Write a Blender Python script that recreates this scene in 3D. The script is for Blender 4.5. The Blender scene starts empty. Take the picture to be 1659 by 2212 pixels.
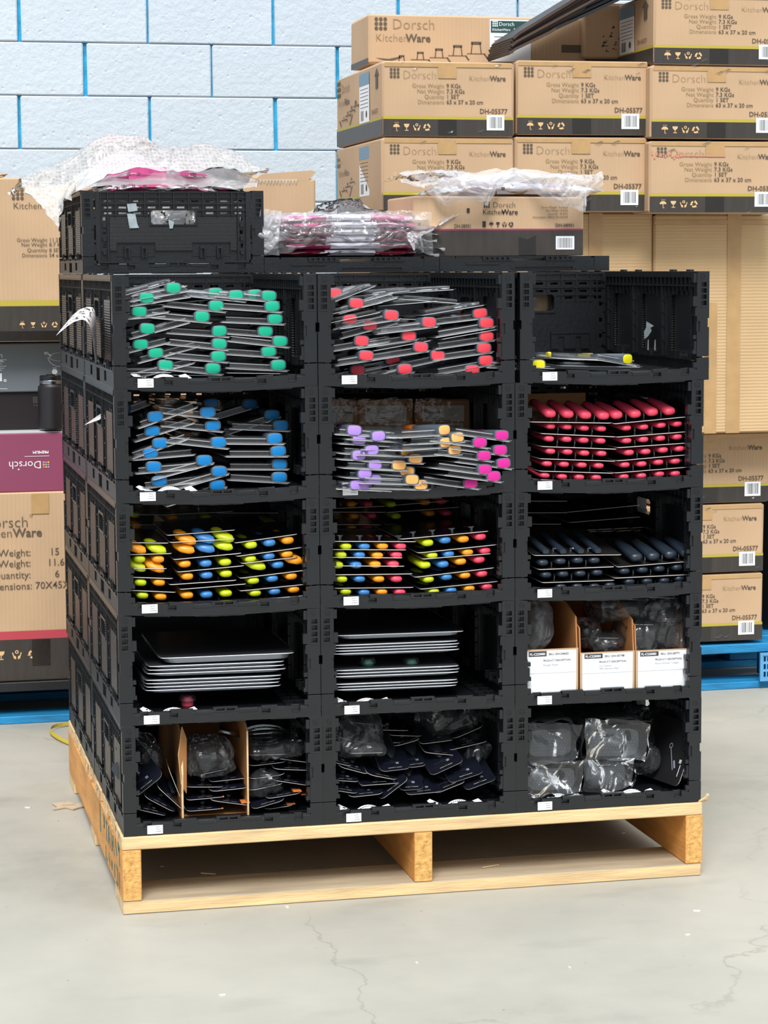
import bpy, bmesh, math, random
from mathutils import Vector, Matrix, noise, Euler

# ---------------------------------------------------------------- camera, light, exposure
SC = bpy.context.scene
COL = SC.collection
CAMP = Vector((-0.4594, -4.3411, 1.2564))
YAW, PIT, ROL, FPX = 0.2236, -0.1071, -0.0061, 4906.6
FW = Vector((math.sin(YAW)*math.cos(PIT), math.cos(YAW)*math.cos(PIT), math.sin(PIT)))
_r = Vector((math.cos(YAW), -math.sin(YAW), 0)); _u = _r.cross(FW)
RI = math.cos(ROL)*_r + math.sin(ROL)*_u
UP = -math.sin(ROL)*_r + math.cos(ROL)*_u
cam = bpy.data.cameras.new('camera'); cam.sensor_fit = 'HORIZONTAL'; cam.sensor_width = 36
cam.lens = FPX/1659*36; cam.clip_start = 0.05; cam.clip_end = 100
co = bpy.data.objects.new('camera', cam); COL.objects.link(co)
M = Matrix((RI, UP, -FW)).transposed().to_4x4(); M.translation = CAMP
co.matrix_world = M
SC.camera = co

w = bpy.data.worlds.new('World'); SC.world = w; w.use_nodes = True
nt = w.node_tree; bg = nt.nodes['Background']
tc = nt.nodes.new('ShaderNodeTexCoord'); sx = nt.nodes.new('ShaderNodeSeparateXYZ')
rp = nt.nodes.new('ShaderNodeValToRGB')
nt.links.new(tc.outputs['Generated'], sx.inputs[0]); nt.links.new(sx.outputs['Z'], rp.inputs[0])
rp.color_ramp.elements[0].position = 0.0; rp.color_ramp.elements[0].color = (0.34, 0.36, 0.39, 1)
rp.color_ramp.elements[1].position = 0.75; rp.color_ramp.elements[1].color = (0.90, 0.97, 1.0, 1)
nt.links.new(rp.outputs[0], bg.inputs[0]); bg.inputs[1].default_value = 1.2

sd = bpy.data.lights.new('sun', 'SUN'); sd.energy = 3.5; sd.angle = math.radians(24); sd.color = (1.0, 0.985, 0.96)
so = bpy.data.objects.new('sun', sd); COL.objects.link(so)
so.rotation_euler = Vector((0.30, 1.0, -1.35)).to_track_quat('-Z', 'Y').to_euler()

SC.view_settings.view_transform = 'Standard'; SC.view_settings.look = 'None'
SC.view_settings.exposure = 0.12; SC.view_settings.gamma = 1.0; SC.view_settings.use_curve_mapping = False

def ray(px, py): return FW*FPX + RI*(px-829.5) - UP*(py-1106)
def PY(px, py, Y):
    d = ray(px, py); return CAMP + d*((Y-CAMP.y)/d.y)
def PZ(px, py, Z):
    d = ray(px, py); return CAMP + d*((Z-CAMP.z)/d.z)

# ---------------------------------------------------------------- materials
def srgb(h):
    if isinstance(h, str):
        h = h.lstrip('#'); c = [int(h[i:i+2], 16)/255 for i in (0, 2, 4)]
    else: c = h
    return tuple((x/12.92 if x <= 0.04045 else ((x+0.055)/1.055)**2.4) for x in c) + (1,)
def mat(name, col, rough=0.5, metal=0.0, var=0.0, vscale=8, bump=0.0, bscale=60, spec=0.5, alpha=1.0, coat=0, stretch=(1, 1, 1), emis=0):
    m = bpy.data.materials.new(name); m.use_nodes = True
    n = m.node_tree; b = n.nodes['Principled BSDF']
    c = srgb(col); b.inputs['Base Color'].default_value = c
    b.inputs['Roughness'].default_value = rough; b.inputs['Metallic'].default_value = metal
    b.inputs['Specular IOR Level'].default_value = spec; b.inputs['Alpha'].default_value = alpha
    if coat: b.inputs['Coat Weight'].default_value = coat; b.inputs['Coat Roughness'].default_value = .08
    if var or bump:
        t = n.nodes.new('ShaderNodeTexCoord'); mp = n.nodes.new('ShaderNodeMapping')
        mp.inputs['Scale'].default_value = stretch
        n.links.new(t.outputs['Object'], mp.inputs[0])
    if var:
        ns = n.nodes.new('ShaderNodeTexNoise'); ns.inputs['Scale'].default_value = vscale; ns.inputs['Detail'].default_value = 5
        n.links.new(mp.outputs[0], ns.inputs['Vector'])
        mr = n.nodes.new('ShaderNodeMapRange'); mr.inputs[1].default_value = .3; mr.inputs[2].default_value = .7
        mr.inputs[3].default_value = 1-var; mr.inputs[4].default_value = 1+var
        n.links.new(ns.outputs[0], mr.inputs[0])
        mx = n.nodes.new('ShaderNodeVectorMath'); mx.operation = 'SCALE'; mx.inputs[0].default_value = c[:3]
        n.links.new(mr.outputs[0], mx.inputs['Scale']); n.links.new(mx.outputs[0], b.inputs['Base Color'])
    if bump:
        n2 = n.nodes.new('ShaderNodeTexNoise'); n2.inputs['Scale'].default_value = bscale; n2.inputs['Detail'].default_value = 4
        n.links.new(mp.outputs[0], n2.inputs['Vector'])
        bp = n.nodes.new('ShaderNodeBump'); bp.inputs['Strength'].default_value = bump; bp.inputs['Distance'].default_value = .004
        n.links.new(n2.outputs[0], bp.inputs['Height']); n.links.new(bp.outputs[0], b.inputs['Normal'])
    return m
def nodes(m): return m.node_tree, m.node_tree.nodes['Principled BSDF']

BLK = mat('black_plastic', '#111418', .34, var=.3, vscale=9, bump=.12, bscale=120, spec=.62)
BLK_PAD = mat('black_plastic_fluted', '#141312', .34, spec=.6)
n, b = nodes(BLK_PAD)
t = n.nodes.new('ShaderNodeTexCoord'); wv = n.nodes.new('ShaderNodeTexWave'); wv.bands_direction = 'Z'; wv.inputs['Scale'].default_value = 62
n.links.new(t.outputs['Object'], wv.inputs['Vector'])
bp = n.nodes.new('ShaderNodeBump'); bp.inputs['Strength'].default_value = .9; bp.inputs['Distance'].default_value = .0025
n.links.new(wv.outputs['Fac'], bp.inputs['Height']); n.links.new(bp.outputs[0], b.inputs['Normal'])
BLK_TEX = mat('black_plastic_woven', '#111417', .42, spec=.5)
n, b = nodes(BLK_TEX)
t = n.nodes.new('ShaderNodeTexCoord'); ck = n.nodes.new('ShaderNodeTexVoronoi'); ck.inputs['Scale'].default_value = 330; ck.inputs['Randomness'].default_value = 0
n.links.new(t.outputs['Object'], ck.inputs['Vector'])
bp = n.nodes.new('ShaderNodeBump'); bp.inputs['Strength'].default_value = .8; bp.inputs['Distance'].default_value = .001
n.links.new(ck.outputs['Distance'], bp.inputs['Height']); n.links.new(bp.outputs[0], b.inputs['Normal'])

WHITE = mat('white_label_paper', '#eef0f4', .5)
INK = mat('black_print_ink', '#2c2a28', .6)
INKG = mat('brown_grey_print_ink', '#5f5244', .7)
INKL = mat('faint_brown_print_ink', '#97805f', .7)
TAN = mat('tan_print_cutout', '#dcb583', .7)
OLIVE = mat('olive_print_stripe', '#b5a53c', .6)
BAND = mat('dark_print_band', '#3b3632', .45, var=.12, vscale=14, bump=.08, bscale=30, stretch=(6, 6, 1))
REDB = mat('red_print_stripe', '#b8434f', .6)
PINKB = mat('magenta_print_stripe', '#9c2c5c', .6)
TAPE = mat('brown_packing_tape', '#b99566', .28, var=.1, vscale=20, bump=.1, bscale=40, spec=.6)
TAPED = mat('packing_tape_over_dark_band', '#26221f', .2, var=.1, vscale=20, bump=.15, bscale=30, spec=.7)
def cardboard(name, col, ribs='x', ribscale=28, strength=.25):
    m = mat(name, col, .75, var=.07, vscale=5, spec=.3)
    n, b = nodes(m)
    t = n.nodes.new('ShaderNodeTexCoord'); wv = n.nodes.new('ShaderNodeTexWave'); wv.bands_direction = ribs.upper()
    wv.inputs['Scale'].default_value = ribscale; wv.inputs['Distortion'].default_value = .6; wv.inputs['Detail'].default_value = 1
    n.links.new(t.outputs['Object'], wv.inputs['Vector'])
    n2 = n.nodes.new('ShaderNodeTexNoise'); n2.inputs['Scale'].default_value = 7; n2.inputs['Detail'].default_value = 4
    n.links.new(t.outputs['Object'], n2.inputs['Vector'])
    ad = n.nodes.new('ShaderNodeMath'); ad.operation = 'MULTIPLY_ADD'; ad.inputs[1].default_value = .25
    n.links.new(wv.outputs['Fac'], ad.inputs[0]); n.links.new(n2.outputs[0], ad.inputs[2])
    bp = n.nodes.new('ShaderNodeBump'); bp.inputs['Strength'].default_value = strength; bp.inputs['Distance'].default_value = .004
    n.links.new(ad.outputs[0], bp.inputs['Height']); n.links.new(bp.outputs[0], b.inputs['Normal'])
    return m
CARD = cardboard('brown_cardboard', '#c0a181')
CARDH = cardboard('brown_cardboard_cross_ribs', '#c8a980', 'z', 34, .6)
CARDD = mat('cardboard_inside', '#a9713f', .75, var=.1, vscale=7)
CARDE = mat('cardboard_torn_edge', '#d8b98c', .85, var=.15, vscale=80)
CARDBLK = mat('black_card', '#1c1b1d', .45, var=.2, vscale=10)
NAVY = mat('dark_glossy_backing_card', '#10131d', .25, spec=.5, coat=.2)
CEDGE = mat('pale_card_edge', '#cfc8c2', .55)
CEDGE2 = mat('warm_card_edge', '#e0d8d0', .55)
SILV = mat('silvery_card_edge', '#f2f4f7', .3, spec=.8)
GREYH = mat('dark_grey_grip', '#4d5762', .42, spec=.5)
GREYB = mat('black_grip', '#1b222b', .33, spec=.6, coat=.3)
STEEL = mat('brushed_steel', '#9aa0a8', .25, metal=1)
def plastic(name, milk=.1, col='#f2f5f8', rough=.1, fres=1.5, bump=0, bs=30, gl=1.0):
    m = bpy.data.materials.new(name); m.use_nodes = True; n = m.node_tree; n.nodes.remove(n.nodes['Principled BSDF']); out = n.nodes['Material Output']
    tr = n.nodes.new('ShaderNodeBsdfTransparent'); tr.inputs[0].default_value = (.97, .98, 1, 1)
    df = n.nodes.new('ShaderNodeBsdfDiffuse'); df.inputs[0].default_value = srgb(col); tl = n.nodes.new('ShaderNodeBsdfTranslucent'); tl.inputs[0].default_value = srgb(col)
    m0 = n.nodes.new('ShaderNodeMixShader'); m0.inputs[0].default_value = .4; n.links.new(df.outputs[0], m0.inputs[1]); n.links.new(tl.outputs[0], m0.inputs[2])
    gs = n.nodes.new('ShaderNodeBsdfGlossy'); gs.inputs['Roughness'].default_value = rough; gs.inputs[0].default_value = (gl, gl, gl, 1)
    m1 = n.nodes.new('ShaderNodeMixShader'); m1.inputs[0].default_value = milk; n.links.new(tr.outputs[0], m1.inputs[1]); n.links.new(m0.outputs[0], m1.inputs[2])
    fr = n.nodes.new('ShaderNodeFresnel'); fr.inputs[0].default_value = fres
    m2 = n.nodes.new('ShaderNodeMixShader'); n.links.new(fr.outputs[0], m2.inputs[0]); n.links.new(m1.outputs[0], m2.inputs[1]); n.links.new(gs.outputs[0], m2.inputs[2]); n.links.new(m2.outputs[0], out.inputs[0])
    if bump:
        t = n.nodes.new('ShaderNodeTexCoord'); ns = n.nodes.new('ShaderNodeTexNoise'); ns.inputs['Scale'].default_value = bs; ns.inputs['Detail'].default_value = 3
        n.links.new(t.outputs['Object'], ns.inputs[0])
        bp = n.nodes.new('ShaderNodeBump'); bp.inputs['Strength'].default_value = bump; bp.inputs['Distance'].default_value = .01
        n.links.new(ns.outputs[0], bp.inputs['Height'])
        for x in (df, gs, fr, tl): n.links.new(bp.outputs[0], x.inputs['Normal'])
    m['nodes_n'] = [x.name for x in (df, gs, fr, tl)]
    return m
CLEAR = plastic('clear_plastic_film', .05, '#c9d2de', .08, 1.55, .8, 25)
CLEAR2 = plastic('clear_blister_shell', .07, '#e6ecf2', .10, 1.55)
BAG = plastic('milky_plastic_bag', .40, '#fdfdff', .16, 1.33)
BAGC = plastic('thin_crinkled_bag', .05, '#e8eef4', .16, 1.42)
BAGC2 = plastic('clear_film_over_pile', .16, '#ffffff', .1, 1.5)
BAGW = plastic('backlit_white_bag_film', .85, '#ffffff', .15, 1.4)  # nearly opaque white: light passing through the film is put into its colour
BUB = plastic('bubble_wrap', .5, '#ffffff', .12, 1.45)
n = BUB.node_tree
t = n.nodes.new('ShaderNodeTexCoord'); vo = n.nodes.new('ShaderNodeTexVoronoi'); vo.inputs['Scale'].default_value = 120; vo.inputs['Randomness'].default_value = .5
n.links.new(t.outputs['Object'], vo.inputs['Vector'])
bp = n.nodes.new('ShaderNodeBump'); bp.invert = True; bp.inputs['Strength'].default_value = .35; bp.inputs['Distance'].default_value = .004
n.links.new(vo.outputs['Distance'], bp.inputs['Height'])
mr = n.nodes.new('ShaderNodeMapRange'); mr.inputs[1].default_value = .25; mr.inputs[2].default_value = .55; mr.inputs[3].default_value = .42; mr.inputs[4].default_value = .60
n.links.new(vo.outputs['Distance'], mr.inputs[0])
for l in list(n.nodes):
    if l.type == 'MIX_SHADER' and abs(l.inputs[0].default_value-.5) < .001 and not l.inputs[0].is_linked: n.links.new(mr.outputs[0], l.inputs[0])
for x in BUB['nodes_n']: n.links.new(bp.outputs[0], n.nodes[x].inputs['Normal'])

WOOD = mat('pine_wood', '#d8b98a', .65, var=.22, vscale=6, bump=.35, bscale=30, stretch=(1, 6, 10))
WOODL = mat('pine_wood_lengthwise', '#d3954f', .65, var=.22, vscale=6, bump=.35, bscale=30, stretch=(8, .8, 5))
WOODG = mat('weathered_wood', '#a89880', .8, var=.2, vscale=5, bump=.4, bscale=40, stretch=(1, 8, 8))
WOODE = mat('rough_end_grain', '#d3a15c', .8, var=.3, vscale=90, bump=1, bscale=110)
BLUEW = mat('blue_painted_wood', '#1a7fb4', .6, var=.3, vscale=9, bump=.4, bscale=50, stretch=(1, 8, 8))
BLUED = mat('blue_plastic', '#5c9fcf', .5, var=.15, vscale=20)

# ---------------------------------------------------------------- mesh helpers
class MB:
    def __init__(s): s.v = []; s.f = []; s.m = []; s.T = None
    def av(s, p):
        p = Vector(p)
        if s.T is not None: p = s.T @ p
        s.v.append(p); return len(s.v)-1
    def quad(s, a, b_, c, d, m=0): i = [s.av(p) for p in (a, b_, c, d)]; s.f.append(i); s.m.append(m)
    def poly(s, pts, m=0): s.f.append([s.av(p) for p in pts]); s.m.append(m)
    def box(s, x0, y0, z0, x1, y1, z1, m=0):
        i = [s.av(p) for p in ((x0,y0,z0),(x1,y0,z0),(x1,y1,z0),(x0,y1,z0),(x0,y0,z1),(x1,y0,z1),(x1,y1,z1),(x0,y1,z1))]
        for q in ((0,3,2,1),(4,5,6,7),(0,1,5,4),(1,2,6,5),(2,3,7,6),(3,0,4,7)):
            s.f.append([i[k] for k in q]); s.m.append(m)
    def cbox(s, x0, y0, z0, x1, y1, z1, c=.003, m=0):
        lo = (x0, y0, z0); hi = (x1, y1, z1); idx = {}
        for a in (0, 1):
            for b_ in (0, 1):
                for d in (0, 1):
                    for ax in range(3):
                        p = []
                        for k, sgn in enumerate((a, b_, d)):
                            e = hi[k] if sgn else lo[k]
                            if k != ax: e += -c if sgn else c
                            p.append(e)
                        idx[(a, b_, d, ax)] = s.av(p)
        def F(*k): s.f.append([idx[q] for q in k]); s.m.append(m)
        for sg in (0, 1):
            F((sg,0,0,0),(sg,1,0,0),(sg,1,1,0),(sg,0,1,0)); F((0,sg,0,1),(1,sg,0,1),(1,sg,1,1),(0,sg,1,1)); F((0,0,sg,2),(1,0,sg,2),(1,1,sg,2),(0,1,sg,2))
        for a in (0, 1):
            for b_ in (0, 1):
                F((a,b_,0,0),(a,b_,0,1),(a,b_,1,1),(a,b_,1,0)); F((a,0,b_,0),(a,0,b_,2),(a,1,b_,2),(a,1,b_,0)); F((0,a,b_,1),(0,a,b_,2),(1,a,b_,2),(1,a,b_,1))
                for d in (0, 1): F((a,b_,d,0),(a,b_,d,1),(a,b_,d,2))
    def loft(s, secs, n=14, p=2.6, m=0, caps=(True, True)):
        """secs: (centre, half_w, half_h[, right, up]) superellipse rings"""
        rings = []
        for sec in secs:
            c, a, h = sec[:3]; R = Vector(sec[3]) if len(sec) > 3 else Vector((1,0,0)); U = Vector(sec[4]) if len(sec) > 4 else Vector((0,0,1))
            ring = []
            for k in range(n):
                t_ = 2*math.pi*k/n; ct, st = math.cos(t_), math.sin(t_)
                x = math.copysign(abs(ct)**(2/p), ct)*a; z = math.copysign(abs(st)**(2/p), st)*h
                ring.append(s.av(Vector(c)+R*x+U*z))
            rings.append(ring)
        for r0, r1 in zip(rings, rings[1:]):
            for k in range(n): s.f.append([r0[k], r0[(k+1) % n], r1[(k+1) % n], r1[k]]); s.m.append(m)
        if caps[0]: s.f.append(rings[0][::-1]); s.m.append(m)
        if caps[1]: s.f.append(rings[-1]); s.m.append(m)
    def tube(s, pts, r, n=8, m=0):
        pts = [Vector(p) for p in pts]; secs = []
        for k, p_ in enumerate(pts):
            d = (pts[min(k+1, len(pts)-1)]-pts[max(k-1, 0)]).normalized()
            R = d.cross(Vector((0,0,1)));
            if R.length < 1e-3: R = Vector((1,0,0))
            R.normalize(); U = R.cross(d); secs.append((p_, r, r, R, U))
        s.loft(secs, n, 2, m)
    def prism(s, pts, z0, z1, axis='z', m=0, mside=None):
        """extruded 2-D outline; axis names the extrusion direction"""
        f = {'z': lambda a, b_, c: (a, b_, c), 'y': lambda a, b_, c: (a, c, b_), 'x': lambda a, b_, c: (c, a, b_)}[axis]
        lo = [s.av(f(a, b_, z0)) for a, b_ in pts]; hi = [s.av(f(a, b_, z1)) for a, b_ in pts]; k = len(pts)
        s.f.append(lo[::-1]); s.m.append(m); s.f.append(hi); s.m.append(m)
        for i in range(k): s.f.append([lo[i], lo[(i+1) % k], hi[(i+1) % k], hi[i]]); s.m.append(m if mside is None else mside)
    def plate(s, rects, fmap, m=0, plain=False):
        """painter's list of (u0,u1,v0,v1,(a,b)|None[,mat]): a stepped plate with holes"""
        us = sorted({round(r[k], 5) for r in rects for k in (0, 1)}); vs = sorted({round(r[k], 5) for r in rects for k in (2, 3)})
        nu, nv = len(us)-1, len(vs)-1
        cell = [[None]*nv for _ in range(nu)]
        for r in rects:
            val = None if r[4] is None else (r[4][0], r[4][1], r[5] if len(r) > 5 else m)
            for i in range(nu):
                uc = (us[i]+us[i+1])/2
                if not r[0] < uc < r[1]: continue
                for j in range(nv):
                    if r[2] < (vs[j]+vs[j+1])/2 < r[3]: cell[i][j] = val
        vid = {}
        def V(u, v, t_):
            k = (round(u, 5), round(v, 5), round(t_, 5))
            if k not in vid: vid[k] = s.av(fmap(*k))
            return vid[k]
        def Q(a, b_, c, d, mm):
            if len({a, b_, c, d}) == 4: s.f.append([a, b_, c, d]); s.m.append(mm)
        for i in range(nu):
            for j in range(nv):
                c = cell[i][j]
                if c:
                    for t_, fl, mm in ((c[0], 0, c[2]), (c[1], 1, 0 if plain else c[2])):
                        q = [V(us[i], vs[j], t_), V(us[i+1], vs[j], t_), V(us[i+1], vs[j+1], t_), V(us[i], vs[j+1], t_)]
                        if fl: q.reverse()
                        Q(*q, mm)
                for di, dj in ((1, 0), (0, 1)):
                    for o in ((-1,) if (i == 0 and di) or (j == 0 and dj) else ()) + (0,):
                        A = cell[i][j] if o == 0 else None
                        if o == 0:
                            B = cell[i+di][j+dj] if i+di < nu and j+dj < nv else None
                            u = (us[i+1], us[i+1]) if di else (us[i], us[i+1]); v = (vs[j], vs[j+1]) if di else (vs[j+1], vs[j+1])
                        else:
                            B = c; u = (us[0], us[0]) if di else (us[i], us[i+1]); v = (vs[j], vs[j+1]) if di else (vs[0], vs[0])
                        if A is None and B is None: continue
                        if A is None or B is None:
                            K = A or B; segs = [(K[0], K[1], K[2])]
                        else: segs = [(A[0], B[0], A[2]), (A[1], B[1], A[2])]
                        for a, b_, mm in segs:
                            if abs(a-b_) > 1e-6: Q(V(u[0], v[0], a), V(u[1], v[1], a), V(u[1], v[1], b_), V(u[0], v[0], b_), mm)
    def mesh(s, name, mats, smooth=False, bevel=0, auto=None):
        me = bpy.data.meshes.new(name); me.from_pydata([tuple(p) for p in s.v], [], s.f)
        for x in (mats if isinstance(mats, (list, tuple)) else [mats]): me.materials.append(x)
        if any(s.m): me.polygons.foreach_set('material_index', s.m)
        bm = bmesh.new(); bm.from_mesh(me)
        if bevel:
            bmesh.ops.remove_doubles(bm, verts=bm.verts, dist=1e-5)
            es = [e for e in bm.edges if e.is_manifold and e.calc_face_angle(0) > .5]
            bmesh.ops.bevel(bm, geom=es, offset=bevel, segments=1, affect='EDGES', clamp_overlap=True)
        bmesh.ops.recalc_face_normals(bm, faces=bm.faces)
        bm.to_mesh(me); bm.free()
        if smooth:
            me.polygons.foreach_set('use_smooth', [True]*len(me.polygons))
            if auto: me.set_sharp_from_angle(angle=auto)
        return me
    def build(s, name, mats, parent=None, **k): return put(name, s.mesh(name, mats, **k), parent)
def put(name, me, parent=None, loc=None, rot=None):
    o = bpy.data.objects.new(name, me); COL.objects.link(o)
    if parent is not None: o.parent = parent
    if loc is not None: o.location = loc
    if rot is not None: o.rotation_euler = rot
    return o
def tag(o, label=None, cat=None, group=None, kind=None):
    if label: o['label'] = label
    if cat: o['category'] = cat
    if group: o['group'] = group
    if kind: o['kind'] = kind
    return o
def thing(name, label, cat, loc=(0,0,0), rot=(0,0,0), group=None):
    o = bpy.data.objects.new(name, None); o.empty_display_size = .05; COL.objects.link(o)
    o.location = loc; o.rotation_euler = rot
    return tag(o, label, cat, group)
def dup(root, label=None, loc=None, rot=None, skip=()):
    r = root.copy(); COL.objects.link(r)
    if loc is not None: r.location = loc
    if rot is not None: r.rotation_euler = rot
    if label: r['label'] = label
    for ch in list(root.children):
        if ch.name.split('.')[0] in skip: continue
        c = ch.copy(); COL.objects.link(c); c.parent = r
        for g in list(ch.children):
            d = g.copy(); COL.objects.link(d); d.parent = c
    return r

_tx = {}
def text_polys(s, size, off=0.0, align='LEFT'):
    """outline text as triangles in 2-D (x, y), baseline at 0"""
    k = (s, round(size, 5), off, align)
    if k in _tx: return _tx[k]
    cu = bpy.data.curves.new('t', 'FONT'); cu.body = s; cu.size = size; cu.offset = off*size; cu.align_x = align; cu.resolution_u = 2
    ob = bpy.data.objects.new('t', cu); me = bpy.data.meshes.new_from_object(ob)
    r = ([v.co.copy() for v in me.vertices], [list(p.vertices) for p in me.polygons])
    bpy.data.objects.remove(ob); bpy.data.curves.remove(cu); bpy.data.meshes.remove(me)
    _tx[k] = r; return r
def add_text(mb, s, x, z, size, fmap, off=0.0, align='LEFT', m=0, sx=1.0):
    vs, fs = text_polys(s, size, off, align)
    base = len(mb.v)
    for v in vs: mb.av(fmap(x+v.x*sx, z+v.y))
    for f in fs: mb.f.append([base+i for i in f]); mb.m.append(m)
def disc(mb, x, z, r, fmap, n=10, m=0, a0=0, a1=2*math.pi, ri=0, sz=1):
    if ri:
        k = max(3, int(n*(a1-a0)/(2*math.pi)))
        for i in range(k):
            t0 = a0+(a1-a0)*i/k; t1 = a0+(a1-a0)*(i+1)/k
            mb.quad(fmap(x+r*math.cos(t0), z+sz*r*math.sin(t0)), fmap(x+r*math.cos(t1), z+sz*r*math.sin(t1)), fmap(x+ri*math.cos(t1), z+sz*ri*math.sin(t1)), fmap(x+ri*math.cos(t0), z+sz*ri*math.sin(t0)), m)
    else: mb.poly([fmap(x+r*math.cos(a0+(a1-a0)*i/n), z+sz*r*math.sin(a0+(a1-a0)*i/n)) for i in range(n + (0 if a1-a0 > 6.2 else 1))], m)
def rect(mb, x0, z0, x1, z1, fmap, m=0): mb.quad(fmap(x0, z0), fmap(x1, z0), fmap(x1, z1), fmap(x0, z1), m)
def dots9(mb, x, z, pitch, fmap, m=0, r=.42):
    for i in range(3):
        for j in range(3): disc(mb, x+(i-1)*pitch, z+(j-1)*pitch, pitch*r, fmap, 8, m)
def seg(mb, x0, z0, x1, z1, wd, fmap, m=0):
    d = Vector((x1-x0, z1-z0)).normalized()*wd/2
    mb.quad(fmap(x0-d.y, z0+d.x), fmap(x1-d.y, z1+d.x), fmap(x1+d.y, z1-d.x), fmap(x0+d.y, z0-d.x), m)
def icons(mb, x, z, h, step, fmap, m=0, only=4):
    """umbrella, glass, hands, recycle"""
    r = h*.45
    disc(mb, x, z, r, fmap, 8, m, 0, math.pi, sz=.9); seg(mb, x, z, x, z-h*.45, h*.07, fmap, m); disc(mb, x+h*.08, z-h*.42, h*.12, fmap, 8, m, math.pi, 2*math.pi, ri=h*.06)
    for k in (-1, 0, 1): seg(mb, x+k*h*.2, z+h*.5, x+k*h*.2+.06*h, z+h*.62, h*.07, fmap, m)
    if only > 1:
        x += step; disc(mb, x, z+h*.42, h*.36, fmap, 9, m, math.pi, 2*math.pi, sz=1.35); seg(mb, x, z, x, z-h*.4, h*.09, fmap, m); rect(mb, x-h*.24, z-h*.46, x+h*.24, z-h*.37, fmap, m)
    if only > 2:
        x += step; disc(mb, x, z+h*.3, h*.2, fmap, 8, m, ri=h*.1)
        for sg in (-1, 1):
            mb.poly([fmap(x+sg*h*.08, z-h*.45), fmap(x+sg*h*.3, z-h*.4), fmap(x+sg*h*.5, z+h*.25), fmap(x+sg*h*.38, z+h*.25), fmap(x+sg*h*.3, z-h*.05), fmap(x+sg*h*.1, z-h*.15)], m)
    if only > 3:
        x += step
        for k in range(3):
            a = math.radians(90+120*k); disc(mb, x, z, h*.46, fmap, 18, m, a+.35, a+1.75, ri=h*.24)
            e = a+1.95; mb.poly([fmap(x+h*.6*math.cos(a+1.7), z+h*.6*math.sin(a+1.7)), fmap(x+h*.12*math.cos(a+1.7), z+h*.12*math.sin(a+1.7)), fmap(x+h*.36*math.cos(e+.1), z+h*.36*math.sin(e+.1))], m)
def barcode(mb, x0, z0, x1, z1, fmap, m=0, seed=1):
    rr = random.Random(seed); x = x0; 
    while x < x1:
        wd = (x1-x0)*rr.choice((.012, .02, .035)); rect(mb, x, z0, min(x+wd, x1), z1, fmap, m); x += wd+(x1-x0)*rr.choice((.02, .03, .045))

# ---------------------------------------------------------------- setting
# floor
FLM = mat('polished_concrete', '#bdbab1', .55, spec=.35)
n, b = nodes(FLM)
t = n.nodes.new('ShaderNodeTexCoord')
def tn(scale, detail=6, rough=.6, typ='ShaderNodeTexNoise'):
    x = n.nodes.new(typ); x.inputs['Scale'].default_value = scale
    if typ == 'ShaderNodeTexNoise': x.inputs['Detail'].default_value = detail; x.inputs['Roughness'].default_value = rough
    n.links.new(t.outputs['Object'], x.inputs['Vector']); return x
a1 = tn(1.1, 8, .65); a2 = tn(5, 6)
r1 = n.nodes.new('ShaderNodeValToRGB'); r1.color_ramp.elements[0].position = .33; r1.color_ramp.elements[0].color = srgb('#929189')
r1.color_ramp.elements[1].position = .62; r1.color_ramp.elements[1].color = srgb('#b1aea4')
e = r1.color_ramp.elements.new(.46); e.color = srgb('#a6a49b')
n.links.new(a1.outputs[0], r1.inputs[0])
# dark smears stretched along x
mp = n.nodes.new('ShaderNodeMapping'); mp.inputs['Scale'].default_value = (2.2, 5, 1); n.links.new(t.outputs['Object'], mp.inputs[0])
a3 = n.nodes.new('ShaderNodeTexNoise'); a3.inputs['Scale'].default_value = 1.3; a3.inputs['Detail'].default_value = 5; n.links.new(mp.outputs[0], a3.inputs['Vector'])
r3 = n.nodes.new('ShaderNodeMapRange'); r3.inputs[1].default_value = .60; r3.inputs[2].default_value = .78; r3.inputs[3].default_value = 0; r3.inputs[4].default_value = .45
n.links.new(a3.outputs[0], r3.inputs[0])
mx = n.nodes.new('ShaderNodeMixRGB'); mx.inputs[2].default_value = srgb('#85837f'); n.links.new(r3.outputs[0], mx.inputs[0]); n.links.new(r1.outputs[0], mx.inputs[1])
# small specks
sp = tn(38, 2); r4 = n.nodes.new('ShaderNodeMapRange'); r4.inputs[1].default_value = .735; r4.inputs[2].default_value = .75; r4.inputs[4].default_value = .55; n.links.new(sp.outputs[0], r4.inputs[0])
mx2 = n.nodes.new('ShaderNodeMixRGB'); mx2.inputs[2].default_value = srgb('#6c6963'); n.links.new(r4.outputs[0], mx2.inputs[0]); n.links.new(mx.outputs[0], mx2.inputs[1])
# hairline cracks
wp = n.nodes.new('ShaderNodeMixRGB'); wp.blend_type = 'ADD'; wp.inputs[0].default_value = .28; wn = tn(3.2, 5)
n.links.new(t.outputs['Object'], wp.inputs[1]); n.links.new(wn.outputs['Color'], wp.inputs[2])
vr = n.nodes.new('ShaderNodeTexVoronoi'); vr.feature = 'DISTANCE_TO_EDGE'; vr.inputs['Scale'].default_value = .45; n.links.new(wp.outputs[0], vr.inputs['Vector'])
r5 = n.nodes.new('ShaderNodeMapRange'); r5.inputs[1].default_value = .0; r5.inputs[2].default_value = .002; r5.inputs[3].default_value = .33; r5.inputs[4].default_value = 0; n.links.new(vr.outputs[0], r5.inputs[0])
gm = tn(.9, 2); r6 = n.nodes.new('ShaderNodeMapRange'); r6.inputs[1].default_value = .48; r6.inputs[2].default_value = .56; n.links.new(gm.outputs[0], r6.inputs[0])
ml = n.nodes.new('ShaderNodeMath'); ml.operation = 'MULTIPLY'; n.links.new(r5.outputs[0], ml.inputs[0]); n.links.new(r6.outputs[0], ml.inputs[1])
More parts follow.
